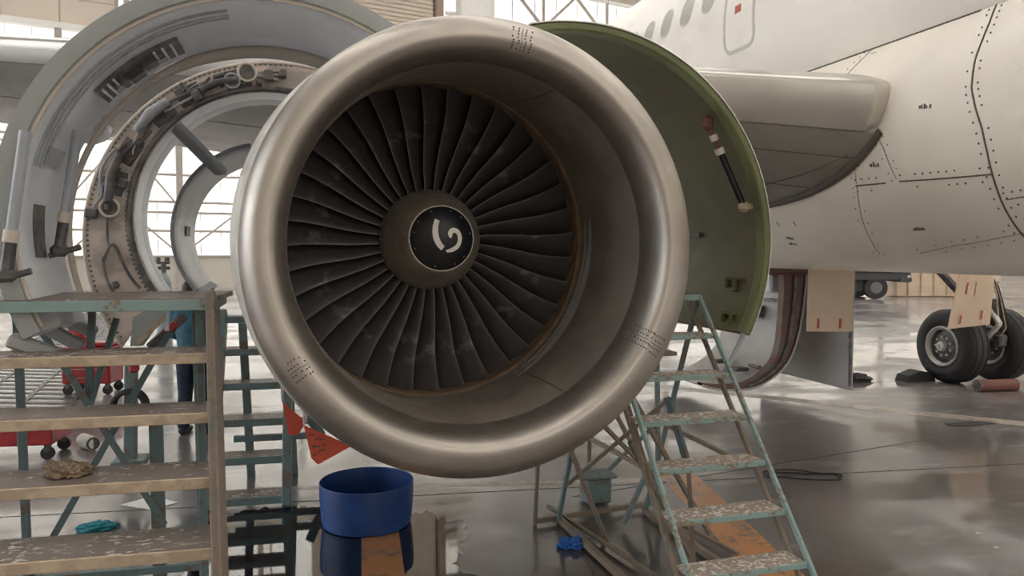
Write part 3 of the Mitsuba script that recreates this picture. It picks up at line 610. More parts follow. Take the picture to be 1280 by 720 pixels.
# belly fairing
FP = [(1.835, 3.76), (1.91, 3.58), (1.965, 3.38), (1.99, 3.15), (1.985, 2.92), (1.945, 2.68), (1.86, 2.45), (1.71, 2.24), (1.5, 2.07), (1.22, 1.95), (0.85, 1.875), (0.42, 1.845), (0, 1.84)]
from scipy.interpolate import CubicSpline, PchipInterpolator
fp = np.array(FP); tt = np.concatenate([[0], np.cumsum(np.linalg.norm(np.diff(fp, axis=0), axis=1))]); FS = CubicSpline(tt / tt[-1], fp); FL = tt[-1]
def blend(y): return float(np.clip((y + 0.5) / 3.5, 0, 1) ** 0.6 * np.clip((14.5 - y) / 3.5, 0, 1) ** 0.6)
def fair(y, s, off=0.0):
    w, z = FS(s); b = blend(y); a = math.acos(np.clip(-(3.76 - AZ) / AR, -1, 1)); ph = a * (1 - s)
    wc, zc = (AR + 0.006) * math.sin(ph), AZ - (AR + 0.006) * math.cos(ph)
    e = 1e-3; d = FS(min(1, s + e)) - FS(max(0, s - e)); n = V(-(d[1]), d[0]); n = n / np.linalg.norm(n); n = n if n[0] > 0 or n[1] < 0 else -n
    return V(AX - (b * (w + off * n[0]) + (1 - b) * wc), y, b * (z + off * n[1]) + (1 - b) * zc)
S_ = np.linspace(0, 1, 60); Y_ = np.linspace(-0.4, 14.4, 60)
left = np.array([[fair(y, s) for s in S_] for y in Y_]); right = left[:, ::-1].copy(); right[..., 0] = 2 * AX - right[..., 0]
bf = obj('belly_fairing', grid_mesh(np.concatenate([left, right[:, 1:]], 1)), 'fairing', air, True, 'cream belly fairing')
def find_s(z): return float(np.interp(-z, [-FS(s)[1] for s in S_], S_))
def fline(pts, r, name='panel_seam', m='seam', par=None):
    p = np.array([(y, find_s(z)) for y, z in pts]); k = np.linspace(0, 1, len(p)); q = PchipInterpolator(k, p)(np.linspace(0, 1, 10 * len(p)))
    return obj(name, tube([fair(y, s, 0.001) for y, s in q], r, 6), m, par or bf)
def seam_dots(pts, n, r, side=0.05, skip=0.3):
    p = np.array([(y, find_s(z)) for y, z in pts]); k = np.linspace(0, 1, len(p)); q = PchipInterpolator(k, p)(np.linspace(0.02, 0.98, n)); out, nr = [], []
    d = np.gradient(q, axis=0)
    for (y, s), dd in zip(q, d):
        for sg_ in (-1, 1):
            if rng.random() < skip: continue
            t = V(dd[0], dd[1] * FL); t /= np.linalg.norm(t); yy, ss = y - sg_ * side * t[1], s + sg_ * side * t[0] / FL
            if not 0.002 < ss < 0.9: continue
            out.append(fair(yy, ss, 0.001)); e = 0.01
            n_ = np.cross(fair(yy + e, ss) - fair(yy - e, ss), fair(yy, ss + 0.005) - fair(yy, ss - 0.005)); nr.append(n_ if n_[0] < 0 else -n_)
    k = obj('rivets', disc_dots(out, nr, r, 7, 0.003), 'seam', bf); stuff(k)
SEAMS = [([(6.853, 3.76), (5.879, 3.76), (5.35, 3.76), (4.859, 3.76), (4.423, 3.76)], 0.007, 0), ([(4.299, 3.76), (4.299, 3.655), (4.314, 3.521), (4.338, 3.356), (4.338, 3.22), (4.306, 3.078), (4.244, 2.876), (4.221, 2.682), (4.213, 2.47), (4.213, 2.303), (4.213, 2.165)], 0.007, 26), ([(5.412, 3.76), (5.474, 3.76), (5.56, 3.705), (5.7, 3.599)], 0.003, 9), ([(5.544, 2.618), (5.202, 2.613)], 0.006, 5), ([(5.054, 2.613), (4.626, 2.597), (4.221, 2.587)], 0.006, 12), ([(5.272, 3.028), (5.171, 2.886), (5.124, 2.756), (5.077, 2.634)], 0.0025, 7), ([(5.513, 2.8), (5.529, 2.634), (5.56, 2.5), (5.622, 2.334), (5.692, 2.183), (5.809, 2.035)], 0.002, 9), ([(5.326, 2.045), (4.906, 2.101), (4.649, 2.127), (4.408, 2.158), (4.19, 2.187)], 0.002, 8), ([(4.174, 2.412), (4.034, 2.422)], 0.004, 3)]
for pts, r, nd in SEAMS:
    fline(pts, r)
    if nd: seam_dots(pts, nd, 0.0075 if r > 0.003 else 0.006)
def tick_label(name, pts, m='seam', par=None):
    out = []
    for y, z, w, h in pts:
        s = find_s(z); a, b = fair(y, s, 0.002), fair(y - w, s, 0.002); up = fair(y, s - h / FL, 0.002) - a
        out.append(trimesh.Trimesh([a, b, b + up, a + up], [[0, 1, 2], [0, 2, 3]], process=False))
    return obj(name, cat(out), m, par or bf, False)
TICKS = [[(4.805, 3.132, 0.02, 0.022), (4.781, 3.127, 0.014, 0.03), (4.758, 3.122, 0.02, 0.038), (4.735, 3.122, 0.014, 0.022), (4.704, 3.116, 0.02, 0.03)], [(5.342, 2.756, 0.02, 0.022), (5.326, 2.751, 0.014, 0.03), (5.303, 2.751, 0.02, 0.038), (5.28, 2.746, 0.014, 0.022), (5.256, 2.746, 0.02, 0.03)], [(5.132, 2.229, 0.02, 0.022), (5.108, 2.229, 0.014, 0.03), (5.085, 2.229, 0.02, 0.038), (5.062, 2.229, 0.014, 0.022), (5.038, 2.229, 0.02, 0.03)], [(6.868, 2.191, 0.02, 0.022), (6.845, 2.191, 0.014, 0.03), (6.821, 2.187, 0.02, 0.038), (6.798, 2.187, 0.014, 0.022), (6.775, 2.187, 0.02, 0.03)], [(6.907, 2.134, 0.02, 0.022), (6.884, 2.134, 0.014, 0.03), (6.86, 2.134, 0.02, 0.038), (6.837, 2.13, 0.014, 0.022), (6.814, 2.13, 0.02, 0.03)], [(6.837, 2.321, 0.012, 0.06)], [(6.572, 2.312, 0.012, 0.06)]]
for lst in TICKS: tick_label('stencil_mark', lst)

# wing: stations along the span
def airfoil(n=34):
    x = (1 - np.cos(np.linspace(0, PI, n))) / 2
    yt = 5 * (0.2969 * np.sqrt(x) - 0.126 * x - 0.3516 * x ** 2 + 0.2843 * x ** 3 - 0.1036 * x ** 4)
    return x, yt
def wing_sec(x, scale=1.0):
    s = (4.6 - x) / 15.0
    ch = 6.6 * (1 - s) + 2.2 * s; tc = 0.17 * (1 - s) + 0.11 * s
    ley, lez = 5.02 + (4.6 - x) * 0.50, 3.33 + (4.6 - x) * 0.109
    return ch, tc, ley, lez
def wing_pt(x, xc, side, inc=4.0):
    ch, tc, ley, lez = wing_sec(x)
    yt = 5 * (0.2969 * math.sqrt(max(xc, 0)) - 0.126 * xc - 0.3516 * xc ** 2 + 0.2843 * xc ** 3 - 0.1036 * xc ** 4) * tc
    cam = 0.02 * math.sin(PI * xc); z = (cam + side * yt * (0.50 if side > 0 else 1.36)) * ch; a = math.radians(inc)
    return V(x, ley + xc * ch * math.cos(a) + z * math.sin(a), lez + z * math.cos(a) - xc * ch * math.sin(a))
XC = (1 - np.cos(np.linspace(0, PI, 30))) / 2
def wing_loop(x, lo=0.0, hi=1.0):
    c = lo + (hi - lo) * XC
    return [wing_pt(x, max(q, 2.6 * lo), 1) for q in c[::-1]] + [wing_pt(x, q, -1) for q in c]
xs = np.linspace(5.1, -9.5, 26)
wing = obj('wing', grid_mesh(np.array([wing_loop(x, 0.024) for x in xs])), 'wing_grey', air, True, 'grey swept wing')
def slat_loop(x, off=0.012):
    top = [wing_pt(x, q, 1) for q in np.linspace(0.40, 0, 14) ** 2]; bot = [wing_pt(x, q, -1) for q in (np.linspace(0, 0.155, 10) ** 2)[1:]]
    L = np.array(top + bot); c = wing_pt(x, 0.06, -0.3); d = (L - c) / np.linalg.norm(L - c, axis=1, keepdims=True); return L + d * off + V(0, -0.02, 0.0)
sx = np.linspace(4.36, 3.0, 8)
loops = [slat_loop(x) for x in sx]
c0 = wing_pt(4.36, 0.012, -0.10); end = [c0 + (loops[0] - c0) * math.cos(t) + V(0.36 * math.sin(t), 0, 0) for t in np.linspace(PI / 2, 0, 12)[:-1]]
obj('leading_edge_slat', grid_mesh(np.array(end + loops)), 'slat_metal', wing, 40, 'bright leading edge')
for (xa, xb) in ((2.95, 1.4), (0.2, -3.6), (-3.65, -9.3)):
    obj('leading_edge_slat', grid_mesh(np.array([slat_loop(x) for x in np.linspace(xa, xb, 6)])), 'slat_metal', wing, 40, 'bright leading edge')
def root_pt(q):
    x = 4.55
    for _ in range(12):
        p = wing_pt(x, q, -1); x = 0.5 * x + 0.5 * fair(p[1], find_s(min(p[2], 3.75)))[0]
    return wing_pt(x, q, -1) + V(-0.012, 0, -0.008)
obj('wing_root_seal', tube([root_pt(q) for q in np.linspace(0.022, 0.62, 36)], np.interp(np.linspace(0, 1, 36), [0, .1, .4, 1], [0.03, .04, .035, .05]), 8), 'seal_rubber', wing, True, 'dark seal where the wing meets the fairing')
for q, xa, xb in ((0.065, 4.5, 2.0), (0.16, 4.5, 1.5), (0.28, 4.4, 1.5), (0.2, -0.3, -8)):
    obj('panel_seam', tube([wing_pt(x, q, -1) + V(0, 0, -0.001) for x in np.linspace(xa, xb, 8)], 0.004, 6), 'seam', wing)
obj('panel_seam', tube([wing_pt(4.42 - 0.35 * t, 0.06 + 0.16 * t, -1) + V(0, 0, -0.001) for t in np.linspace(0, 1, 6)], 0.004, 6), 'seam', wing)
obj('flap_track_fairing', tube([V(-2.6, 11.5, 3.85), V(-2.55, 11.0, 3.72), V(-2.45, 10.5, 3.66), V(-2.35, 10.0, 3.66), V(-2.28, 9.6, 3.72)], [0.12, 0.28, 0.27, 0.2, 0.04], 16), 'duct_grey', wing, True)
# landing gear doors under the belly
J = np.array([(6.60, 1.86), (6.585, 1.55), (6.53, 1.14), (6.46, 0.85), (6.36, 0.62), (6.22, 0.46), (6.05, 0.35), (5.85, 0.265), (5.6, 0.235), (5.3, 0.26), (5.05, 0.32)])
q = CubicSpline(np.linspace(0, 1, len(J)), J)(np.linspace(0, 1, 40))
bd_ = obj('gear_bay_door', slab(np.array([[V(x - 0.004 * k, y, z) for x, z in q] for k, y in enumerate((9.0, 9.9, 10.8))]), V(0.0, 0, 0.0) + np.array([[[0.06 * 1, 0, -0.03]]])), 'door_grey', air, 30, 'grey curved gear bay door hanging below the belly')
qq = np.array(q); dn = np.gradient(qq, axis=0); dn = np.stack([dn[:, 1], -dn[:, 0]], 1); dn /= np.linalg.norm(dn, axis=1, keepdims=True)
wd = np.interp(np.linspace(0, 1, 40), [0, .25, .5, .75, 1], [.36, .27, .16, .08, .03]); qo = qq + dn * wd[:, None]
P = np.array([[V(x, y, z) for x, z in pq] for pq, y in ((qq, 8.94), (qo, 8.94), (qo, 9.06), (qq, 9.06))]); obj('door_edge', grid_mesh(P, wrap_u=True), 'bay_red', bd_, 30, 'dark red-brown edge')
obj('door_edge_tube', tube([V(x, 8.92, z) for x, z in (qq + dn * wd[:, None] * 0.5)[2:30]], 0.022, 8), 'frame_dark', bd_)
obj('door_edge_tube', tube([V(x, 8.92, z) for x, z in qq], 0.016, 8), 'door_grey', bd_)
for c, s in (((6.36, 9.9, 1.20), (0.34, 0.30, 0.18)), ((6.42, 9.5, 1.62), (0.20, 0.35, 0.26)), ((6.30, 9.6, 1.38), (0.45, 0.25, 0.05)), ((5.95, 9.5, 0.42), (0.22, 0.22, 0.05)), ((6.1, 9.35, 0.47), (0.06, 0.3, 0.05)), ((6.0, 10.0, 0.46), (0.3, 0.12, 0.06))):
    obj('door_fitting', box(c, s, 0.03), 'frame_dark' if s[2] < 0.2 and c[2] < 0.6 or s[2] == 0.18 else 'duct_white', bd_)
obj('bay_edge', box((6.3, 9.1, 1.84), (0.7, 0.5, 0.16), 0.03), 'bay_red', air, False, 'dark red edge of the gear bay')
d2 = obj('gear_bay_door', box((7.03, 9.55, 1.03), (0.06, 2.05, 1.60), 0.02), 'door_grey', air, 30, 'flat grey gear bay door behind a cream panel')
obj('door_edge', box((7.0, 8.525, 1.03), (0.05, 0.02, 1.5), 0.008), 'frame_dark', d2)
def cream_door(q, n, marks):
    d_ = obj('gear_door', plate(q, n, 0.04), 'door_cream', air, False, 'cream gear door panel with red marks')
    q = np.asarray(q, float); nn = np.asarray(n, float) / np.linalg.norm(n)
    for u, v, w, h in marks:
        P = lambda a, b: (q[0] * (1 - a) + q[1] * a) * (1 - b) + (q[3] * (1 - a) + q[2] * a) * b + nn * 0.0405
        obj('red_mark', plate([P(u - w, v), P(u + w, v), P(u + w, v + h), P(u - w, v + h)], nn, 0.003), 'red_mark', d_, False)
    return d_
cream_door([(6.235, 8.40, 1.88), (6.665, 8.075, 1.88), (6.652, 8.075, 1.07), (6.222, 8.40, 1.05)], (-0.6, -0.8, 0), [(0.26, 0.80, 0.025, 0.15), (0.73, 0.80, 0.025, 0.15)])
obj('door_stay', cyl((6.68, 8.12, 1.5), (6.66, 8.12, 0.98), 0.022, 10), 'dark_steel', air)
cream_door([(9.50, 9.235, 1.90), (9.985, 9.12, 1.90), (9.915, 9.11, 0.985), (9.31, 9.245, 0.915)], (-0.25, -0.97, 0), [(0.22, 0.80, 0.02, 0.14), (0.75, 0.76, 0.02, 0.14), (0.26, 0.30, 0.02, 0.18), (0.5, 0.30, 0.008, 0.22)])
# main wheels and gear leg
def wheel(x0, x1, y, r=0.58):
    w = x1 - x0; cx = (x0 + x1) / 2; z = r
    pr = [(-w / 2 + 0.06, 0.30), (-w / 2 + 0.02, 0.34), (-w / 2, 0.42), (-w / 2 + 0.015, 0.49), (-w / 2 + 0.06, 0.55), (-w / 2 + 0.11, r - 0.006), (-w / 4, r), (-w / 4 + .01, r - .012), (-w / 4 + .025, r), (-0.012, r), (0, r - .012), (0.012, r)]
    pr = pr + [(-x, q) for x, q in pr[::-1][3:]]
    a = np.linspace(0, 2 * PI, 72, endpoint=False)
    lathe = lambda p: grid_mesh(np.array([[V(cx + x, y + q * math.cos(t), z + q * math.sin(t)) for t in a] for x, q in p]), wrap_v=True)
    wh = obj('main_wheel', lathe([(-w / 2 + 0.05, 0.26), (-w / 2 + 0.0, 0.30), (-w / 2 + 0.012, 0.318), (-w / 2 + 0.07, 0.325), (w / 2 - 0.07, 0.325), (w / 2 - 0.012, 0.318), (w / 2, 0.30), (w / 2 - 0.05, 0.26)]), 'rim', air, 40, 'grey main wheel')
    obj('tyre', lathe(pr), 'rubber', wh, 40, 'black tyre')
    obj('wheel_disc', lathe([(-w / 2 + 0.10, 0.268), (-w / 2 + 0.09, 0.20), (-w / 2 + 0.05, 0.12), (-w / 2 + 0.04, 0.001)]), 'dark_steel', wh, 40)
    obj('hub_cap', lathe([(-w / 2 + 0.06, 0.085), (-w / 2 - 0.01, 0.075), (-w / 2 - 0.02, 0.06), (-w / 2 - 0.02, 0.03), (-w / 2 + 0.0, 0.025), (-w / 2, 0.001)]), 'rim', wh, 40, 'pale hub cap')
    for k_ in range(9):
        t = k_ * 2 * PI / 9; obj('wheel_bolt', cyl((cx - w / 2 + 0.04, y + 0.15 * math.cos(t), z + 0.15 * math.sin(t)), (cx - w / 2 + 0.09, y + 0.15 * math.cos(t), z + 0.15 * math.sin(t)), 0.017, 8), 'rim', wh)
    return wh
wheel(9.72, 10.16, 9.80); wheel(10.62, 11.06, 9.80)
lg = obj('gear_leg', cat([cyl((10.39, 9.80, 0.5), (10.39, 9.72, 2.4), 0.13, 18), cyl((10.1, 9.8, 0.58), (10.7, 9.8, 0.58), 0.09, 14), cyl((10.39, 9.75, 1.1), (9.3, 9.95, 2.2), 0.06, 12)]), 'dark_steel', air, 30, 'dark gear leg')
for c, s in (((10.62, 9.5, 0.95), (0.10, 0.10, 0.22)), ((10.55, 9.48, 0.68), (0.16, 0.16, 0.20)), ((10.46, 9.5, 1.15), (0.12, 0.12, 0.35))):
    obj('brake_fitting', box(c, s, 0.03), 'dark_steel', lg)
for k_ in range(6):
    p0 = V(10.36 + 0.03 * k_, 9.52, 1.75 - 0.04 * k_); obj('hose', tube([p0, p0 + V(0.05, -0.08, -0.35), p0 + V(0.10 + 0.02 * k_, -0.08, -0.75), p0 + V(0.05, 0, -1.0)], 0.014, 6), 'nosing' if k_ % 3 == 0 else 'rubber', lg)
obj('torque_link', cat([beam((10.39, 9.62, 1.3), (10.42, 9.38, 0.95), 0.10, 0.05, bev=.01), beam((10.42, 9.38, 0.95), (10.39, 9.66, 0.62), 0.10, 0.05, bev=.01)]), 'rim', lg)

# ------------------------------------------------------------------ stairs and stands
def cam2w(X, D, z=0.0): return V(X * math.cos(YAW) + D * math.sin(YAW), -X * math.sin(YAW) + D * math.cos(YAW), z)
# near stairs at the left
st = thing('work_stairs', 'near teal and brown work stairs with wide worn treads at the left', 'stairs')
ang = math.radians(15.5 - 12.4)
su, sv = V(math.cos(ang), -math.sin(ang), 0), V(math.sin(ang), math.cos(ang), 0)
s0 = cam2w(-1.545, 3.94); RUN, RISE, ZT = 0.178, 0.26, 1.818; WID = 1.55
sl = lambda u, v, z: s0 + su * u + sv * v + V(0, 0, z)
Rst = np.stack([su, sv, V(0, 0, 1)], 1)
for i in range(7):
    z = ZT - RISE * i; u1 = 0.030 * i - 0.01; u0 = -WID - 0.02 * i; v = -RUN * i; dep = 0.30
    tr_ = obj('tread', box(sl((u0 + u1) / 2, v + dep / 2, z - 0.012), (u1 - u0, dep, 0.024), 0.004, R=Rst), 'tread', st, False, 'brown worn tread' if i else 'worn top platform edge')
    obj('tread_edge', box(sl((u0 + u1) / 2, v - 0.004, z - 0.026 if i else z - 0.034), (u1 - u0, 0.014, 0.05 if i else 0.056), 0.003, R=Rst), 'nosing' if i else 'teal_pale', tr_, False)
obj('platform', box(sl(-0.8, 0.55, ZT - 0.015), (1.6, 0.5, 0.03), 0.004, R=Rst), 'tread', st, False)
for u_, f in ((0.0, 1), (-WID, -1)):
    a_, b_ = sl(u_ + f * 0.005, -0.03, ZT + 0.012), sl(u_ + f * (0.030 * 7 + 0.005), -RUN * 7 - 0.0, 0.0)
    obj('stringer', cat([beam(a_, b_, 0.045, 0.10, up=sv, bev=0.006), beam(a_ + V(*(su * f * 0.02)), b_ + V(*(su * f * 0.02)), 0.010, 0.16, up=sv)]), 'stringer', st, False, 'rusty brown side rail')
rear = 0.78
for u_ in (-0.215, -1.19, -1.53): obj('leg', beam(sl(u_, rear, ZT - 0.03), sl(u_ + 0.01, rear + 0.03, 0.0), 0.042, bev=0.004), 'teal', st, False)
for u_ in (-0.08, -1.5): obj('leg', beam(sl(u_, 0.12, ZT - 0.03), sl(u_, 0.14, 0.0), 0.038, bev=0.004), 'teal', st, False)
for (u0, z0, u1, z1, v_) in ((-1.147, 1.748, -0.42, 0.40, rear - .03), (-0.36, 1.56, -1.19, 0.06, rear + .03), (-0.66, 1.65, -0.83, 1.10, rear + .06), (-0.79, 1.75, -0.83, 1.10, rear)):
    obj('brace', angle_bar(sl(u0, v_, z0), sl(u1, v_, z1), 0.036, 0.006), 'teal', st, False)
obj('brace', beam(sl(-0.47, 0.86, 1.10), sl(-0.47, 0.88, 0.0), 0.075, 0.05), 'teal', st, False)
obj('cross_rail', beam(sl(-1.5, rear, 0.12), sl(-0.2, rear, 0.12), 0.04), 'teal', st, False)
obj('cross_rail', beam(sl(-0.03, 0.12, ZT - 0.05), sl(-0.06, rear, ZT - 0.05), 0.05), 'teal', st, False)
rag = trimesh.creation.icosphere(4, 1.0)
v = rag.vertices * V(0.095, 0.07, 0.045); v += (meshkit.fbm(v * 30 + 5, 4)[:, None] - 0.5) * 0.075 * rag.vertices + (meshkit.fbm(v * 75 + 2, 3)[:, None] - 0.5) * 0.05 * rag.vertices; v[:, 2] = np.maximum(v[:, 2], -0.012)
rag.vertices = v; rag.apply_translation(sl(-0.565, -3 * RUN + 0.16, ZT - 3 * RISE + 0.016))
tag(obj('rag', rag, 'rag', None, True), 'crumpled brown rag lying on a tread of the near stairs', 'rag')

# stairs behind, half hidden by the lip
sb = thing('work_stairs', 'teal grey work stairs between the near stairs and the inlet lip', 'stairs')
s1 = cam2w(-1.84, 6.12); s1 = s1
bl = lambda u, v, z: s1 + su * u + sv * v + V(0, 0, z)
for i in range(6):
    z = 0.09 + 0.275 * i; v_ = 0.20 * i
    tr_ = obj('tread', box(bl(-0.29, v_ + 0.12, z - 0.01), (0.58, 0.26, 0.02), 0.003, R=Rst), 'tread', sb, False)
    obj('tread_edge', box(bl(-0.29, v_ - 0.012, z - 0.025), (0.58, 0.016, 0.06), 0.003, R=Rst), 'teal', tr_, False)
for u_ in (0.0, -0.58): obj('stringer', beam(bl(u_ + 0.02, -0.03, 0.0), bl(u_ - 0.02, 1.10, 1.50), 0.07, 0.12, up=sv, bev=0.006), 'teal', sb, False)
for u_ in (0.02, -0.36): obj('leg', beam(bl(u_ - .05, 0.9, 1.42), bl(u_, 0.95, 0), 0.07, bev=.006), 'teal', sb, False)
for z in (0.36, 0.50): obj('cross_rail', beam(bl(-0.5, 0.92, z), bl(0.28, 0.92, z), 0.05, 0.055), 'teal', sb, False)
obj('brace', beam(bl(0.16, 0.75, 0.58), bl(0.27, 0.9, 0.36), 0.06), 'teal', sb, False)
# red flags behind the lower edge of the nacelle
def flag(c, marks, lab):
    c = np.array(c, float); n = np.cross(c[1] - c[0], c[2] - c[0]); n /= np.linalg.norm(n); n = n if n[1] < 0 else -n
    f_ = obj('warning_flag', plate(c, n, 0.004), 'flag_red', None, False); tag(f_, lab, 'flag')
    for q_ in (c[0], c[1]):
        x_ = q_[0]; top = V(x_, 4.315, 2.095 - math.sqrt(max(0, 1.187 ** 2 - (x_ - 0.837) ** 2)) + 0.01)
        obj('strap', tube([q_, q_ * 0.5 + top * 0.5 + V(0, 0, -0.004), top], 0.006, 6), 'white_mark', f_, True, 'white strap')
    for u, w, a, L in marks:
        p = c[0] * (1 - u) * (1 - w) + c[1] * u * (1 - w) + c[2] * u * w + c[3] * (1 - u) * w + n * 0.005
        d = (c[1] - c[0]) / np.linalg.norm(c[1] - c[0]); e = np.cross(n, d); d2_ = d * math.cos(a) + e * math.sin(a)
        obj('lettering', beam(p - d2_ * L / 2, p + d2_ * L / 2, 0.007, 0.002, up=n), 'seam', f_, False)
    return f_
flag([(0.016, 4.42, 1.085), (0.275, 4.36, 0.965), (0.09, 4.39, 0.865), (0.055, 4.40, 0.90)], [(0.15, 0.2, 0.5, .03), (0.3, 0.25, 1.2, .025), (0.42, .2, .6, .03), (0.52, .35, 1.1, .025), (0.35, .5, .4, .03), (0.5, .6, 1.3, .025), (0.22, .55, 1.4, .025), (.6, .5, .5, .02), (.3, .8, .9, .02)], 'orange-red warning flag with small black lettering above the blue tub')
flag([(-0.10, 4.55, 1.20), (0.03, 4.53, 1.08), (-0.02, 4.54, 1.00), (-0.07, 4.55, 1.01)], [], 'small plain dark red flag beside the lettered warning flag')

# ladder at the right
ld = thing('step_ladder', 'pale teal step ladder standing under the open green cowl door', 'ladder')
ang2 = -0.0242; lu, lv = V(math.cos(ang2), -math.sin(ang2), 0), V(math.sin(ang2), math.cos(ang2), 0)
L0 = cam2w(0.759, 4.4325); Rl = np.stack([lu, lv, V(0, 0, 1)], 1)
ll = lambda u, v, z: L0 + lu * u + lv * v + V(0, 0, z)
LW = 0.698
for i in range(-3, 5):
    z = 1.063 - 0.2284 * i; v_ = -0.1928 * i; uo = 0.0
    if i == -3:
        obj('top_rail', beam(ll(-0.02, v_, z), ll(LW, v_, z), 0.04, bev=.004), 'teal_pale', ld, False); continue
    tr_ = obj('tread', box(ll(LW / 2 - uo * .3, v_ + 0.09, z - 0.008), (LW + uo, 0.18, 0.016), 0.003, R=Rl), 'tread_mesh', ld, False)
    obj('tread_edge', box(ll(LW / 2 - uo * .3, v_ - 0.004, z - 0.014), (LW + uo, 0.012, 0.032), 0.003, R=Rl), 'teal_pale', tr_, False)
for u_, f in ((-0.012, -1), (LW + 0.012, 1)):
    a_, b_ = ll(u_, 0.1928 * 3.06, 1.063 + 0.2284 * 3.06), ll(u_, -0.1928 * 4.654, 0.0)
    obj('stringer', beam(a_, b_, 0.022, 0.034, up=lv, bev=0.004), 'teal_pale', ld, False)
    obj('stringer', beam(a_ + lv * 0.17, b_ + lv * 0.17, 0.022, 0.034, up=lv, bev=0.004), 'stringer', ld, False)
    obj('leg', beam(ll(u_, 0.60, 1.74), ll(u_ - 0.01, 1.35, 0.0), 0.03, bev=0.003), 'teal', ld, False)
obj('leg_plate', beam(ll(LW * .72, 0.62, 1.06), ll(LW * .93, 0.62, 0.62), 0.09, 0.02), 'teal', ld, False)
for a_, b_ in (((0.0, 0.95, 1.0), (LW, 1.2, 0.35)), ((LW, 0.95, 1.0), (0.0, 1.2, 0.35)), ((LW * .85, 0.5, 0.6), (LW * .35, -.2, .05)), ((0.02, 0.2, 0.9), (LW * .8, .4, .05))):
    obj('brace', beam(ll(*a_), ll(*b_), 0.028), 'stringer', ld, False)
obj('base_rail', beam(ll(0.0, -0.87, 0.04), ll(-0.01, 1.35, 0.04), 0.04), 'stringer', ld, False)
obj('base_rail', beam(ll(LW, -0.87, 0.04), ll(LW, 1.35, 0.04), 0.04), 'stringer', ld, False)
obj('hook', tube([ll(0.05, 0.52, 1.66), ll(0.02, 0.42, 1.62), ll(0.04, 0.36, 1.55), ll(0.06, 0.38, 1.50)], 0.018, 8), 'chock_red', ld)
obj('shackle', box(ll(-0.02, 0.1, 1.47), (0.06, 0.06, 0.1), 0.02), 'steel', ld)
# stand behind the ladder
sd = thing('work_stand', 'rusty tubular work stand beneath the nacelle, left of the step ladder', 'work stand')
for nm, a_, b_, w_, m_ in (('leg', (1.74, 5.42, 1.25), (1.68, 5.42, 0.0), 0.028, 'stringer'), ('leg', (2.55, 6.5, 1.25), (2.53, 6.5, 0.0), 0.034, 'stringer'), ('leg', (1.74, 5.16, 0.95), (2.09, 5.02, 0.0), 0.034, 'stringer'), ('leg', (2.77, 5.62, 1.25), (2.78, 5.59, 0.0), 0.034, 'teal'),
        ('brace', (2.54, 6.48, 0.36), (2.60, 5.45, 0.36), 0.034, 'stringer'), ('base_rail', (1.88, 5.72, 0.04), (2.12, 4.26, 0.04), 0.028, 'stringer'), ('brace', (2.42, 6.1, 0.06), (2.75, 5.61, 0.66), 0.032, 'teal'), ('brace', (2.30, 5.19, 0.04), (2.55, 5.24, 0.48), 0.032, 'teal'),
        ('brace', (2.36, 5.53, 0.82), (2.54, 5.35, 0.40), 0.03, 'stringer'), ('leg', (2.16, 4.95, 1.15), (2.33, 4.41, 0.0), 0.028, 'stringer'), ('brace', (2.76, 5.51, 0.70), (3.03, 4.91, 0.56), 0.03, 'stringer'), ('base_rail', (2.66, 5.36, 0.04), (2.80, 4.46, 0.04), 0.028, 'stringer'),
        ('brace', (2.09, 4.62, 1.12), (2.80, 4.82, 0.05), 0.03, 'stringer'), ('base_rail', (1.70, 5.42, 0.04), (2.78, 5.58, 0.04), 0.034, 'stringer'), ('cross_rail', (1.74, 5.42, 1.23), (2.77, 5.62, 1.23), 0.034, 'stringer')):
    obj(nm, beam(a_, b_, w_, bev=0.003), m_, sd, False)
obj('platform', box((2.26, 5.8, 1.27), (1.1, 0.9, 0.03), 0.004), 'tread', sd, False)
tb = obj('waste_bin', cat([box((2.33, 5.83, 0.115), (0.21, 0.2, 0.21), 0.015), box((2.33, 5.82, 0.232), (0.28, 0.24, 0.02), 0.006)]), 'teal', None, False); tag(tb, 'square dull green bin with a flat lid under the stand', 'bin')

# ------------------------------------------------------------------ blue tub, puddle, things on the floor
TX, TY = 0.475, 5.84
tub = obj('tub', rings([(0, 0, 0, 0.001), (0, 0, 0, 0.315), (0.012, 0, 0, 0.33), (0.05, 0, 0, 0.337), (0.20, 0, 0, 0.350), (0.325, 0, 0, 0.352), (0.332, 0, 0, 0.348), (0.325, 0, 0, 0.343), (0.06, 0, 0, 0.327), (0.02, 0, 0, 0.31), (0.02, 0, 0, 0.001)], 96), 'blue_plastic', None, 40, to_world=T().translate([TX, TY, 0.0]).rotate([1, 0, 0], 90))
tag(tub, 'round dark blue plastic tub catching drips under the inlet lip', 'tub')
obj('tub_oil', rings([(0.10, 0, 0, 0.0), (0.10, 0, 0, 0.329)], 64), 'oil', tub, False, to_world=T().translate([TX, TY, 0.0]).rotate([1, 0, 0], 90))
def blob(cx, cy, rx, ry, seed, n=200, amp=0.35):
    a = np.linspace(0, 2 * PI, n, endpoint=False); p = np.stack([np.cos(a) * 1.6 + seed, np.sin(a) * 1.6, a * 0 + seed * 3], 1)
    r = 1 + amp * (meshkit.fbm(p * 1.7, 5) - 0.5) * 2 + (0.10 * (meshkit.fbm(p * 9, 3) - 0.5) if n > 50 else 0)
    return sg.Polygon(np.stack([cx + rx * r * np.cos(a), cy + ry * r * np.sin(a)], 1))
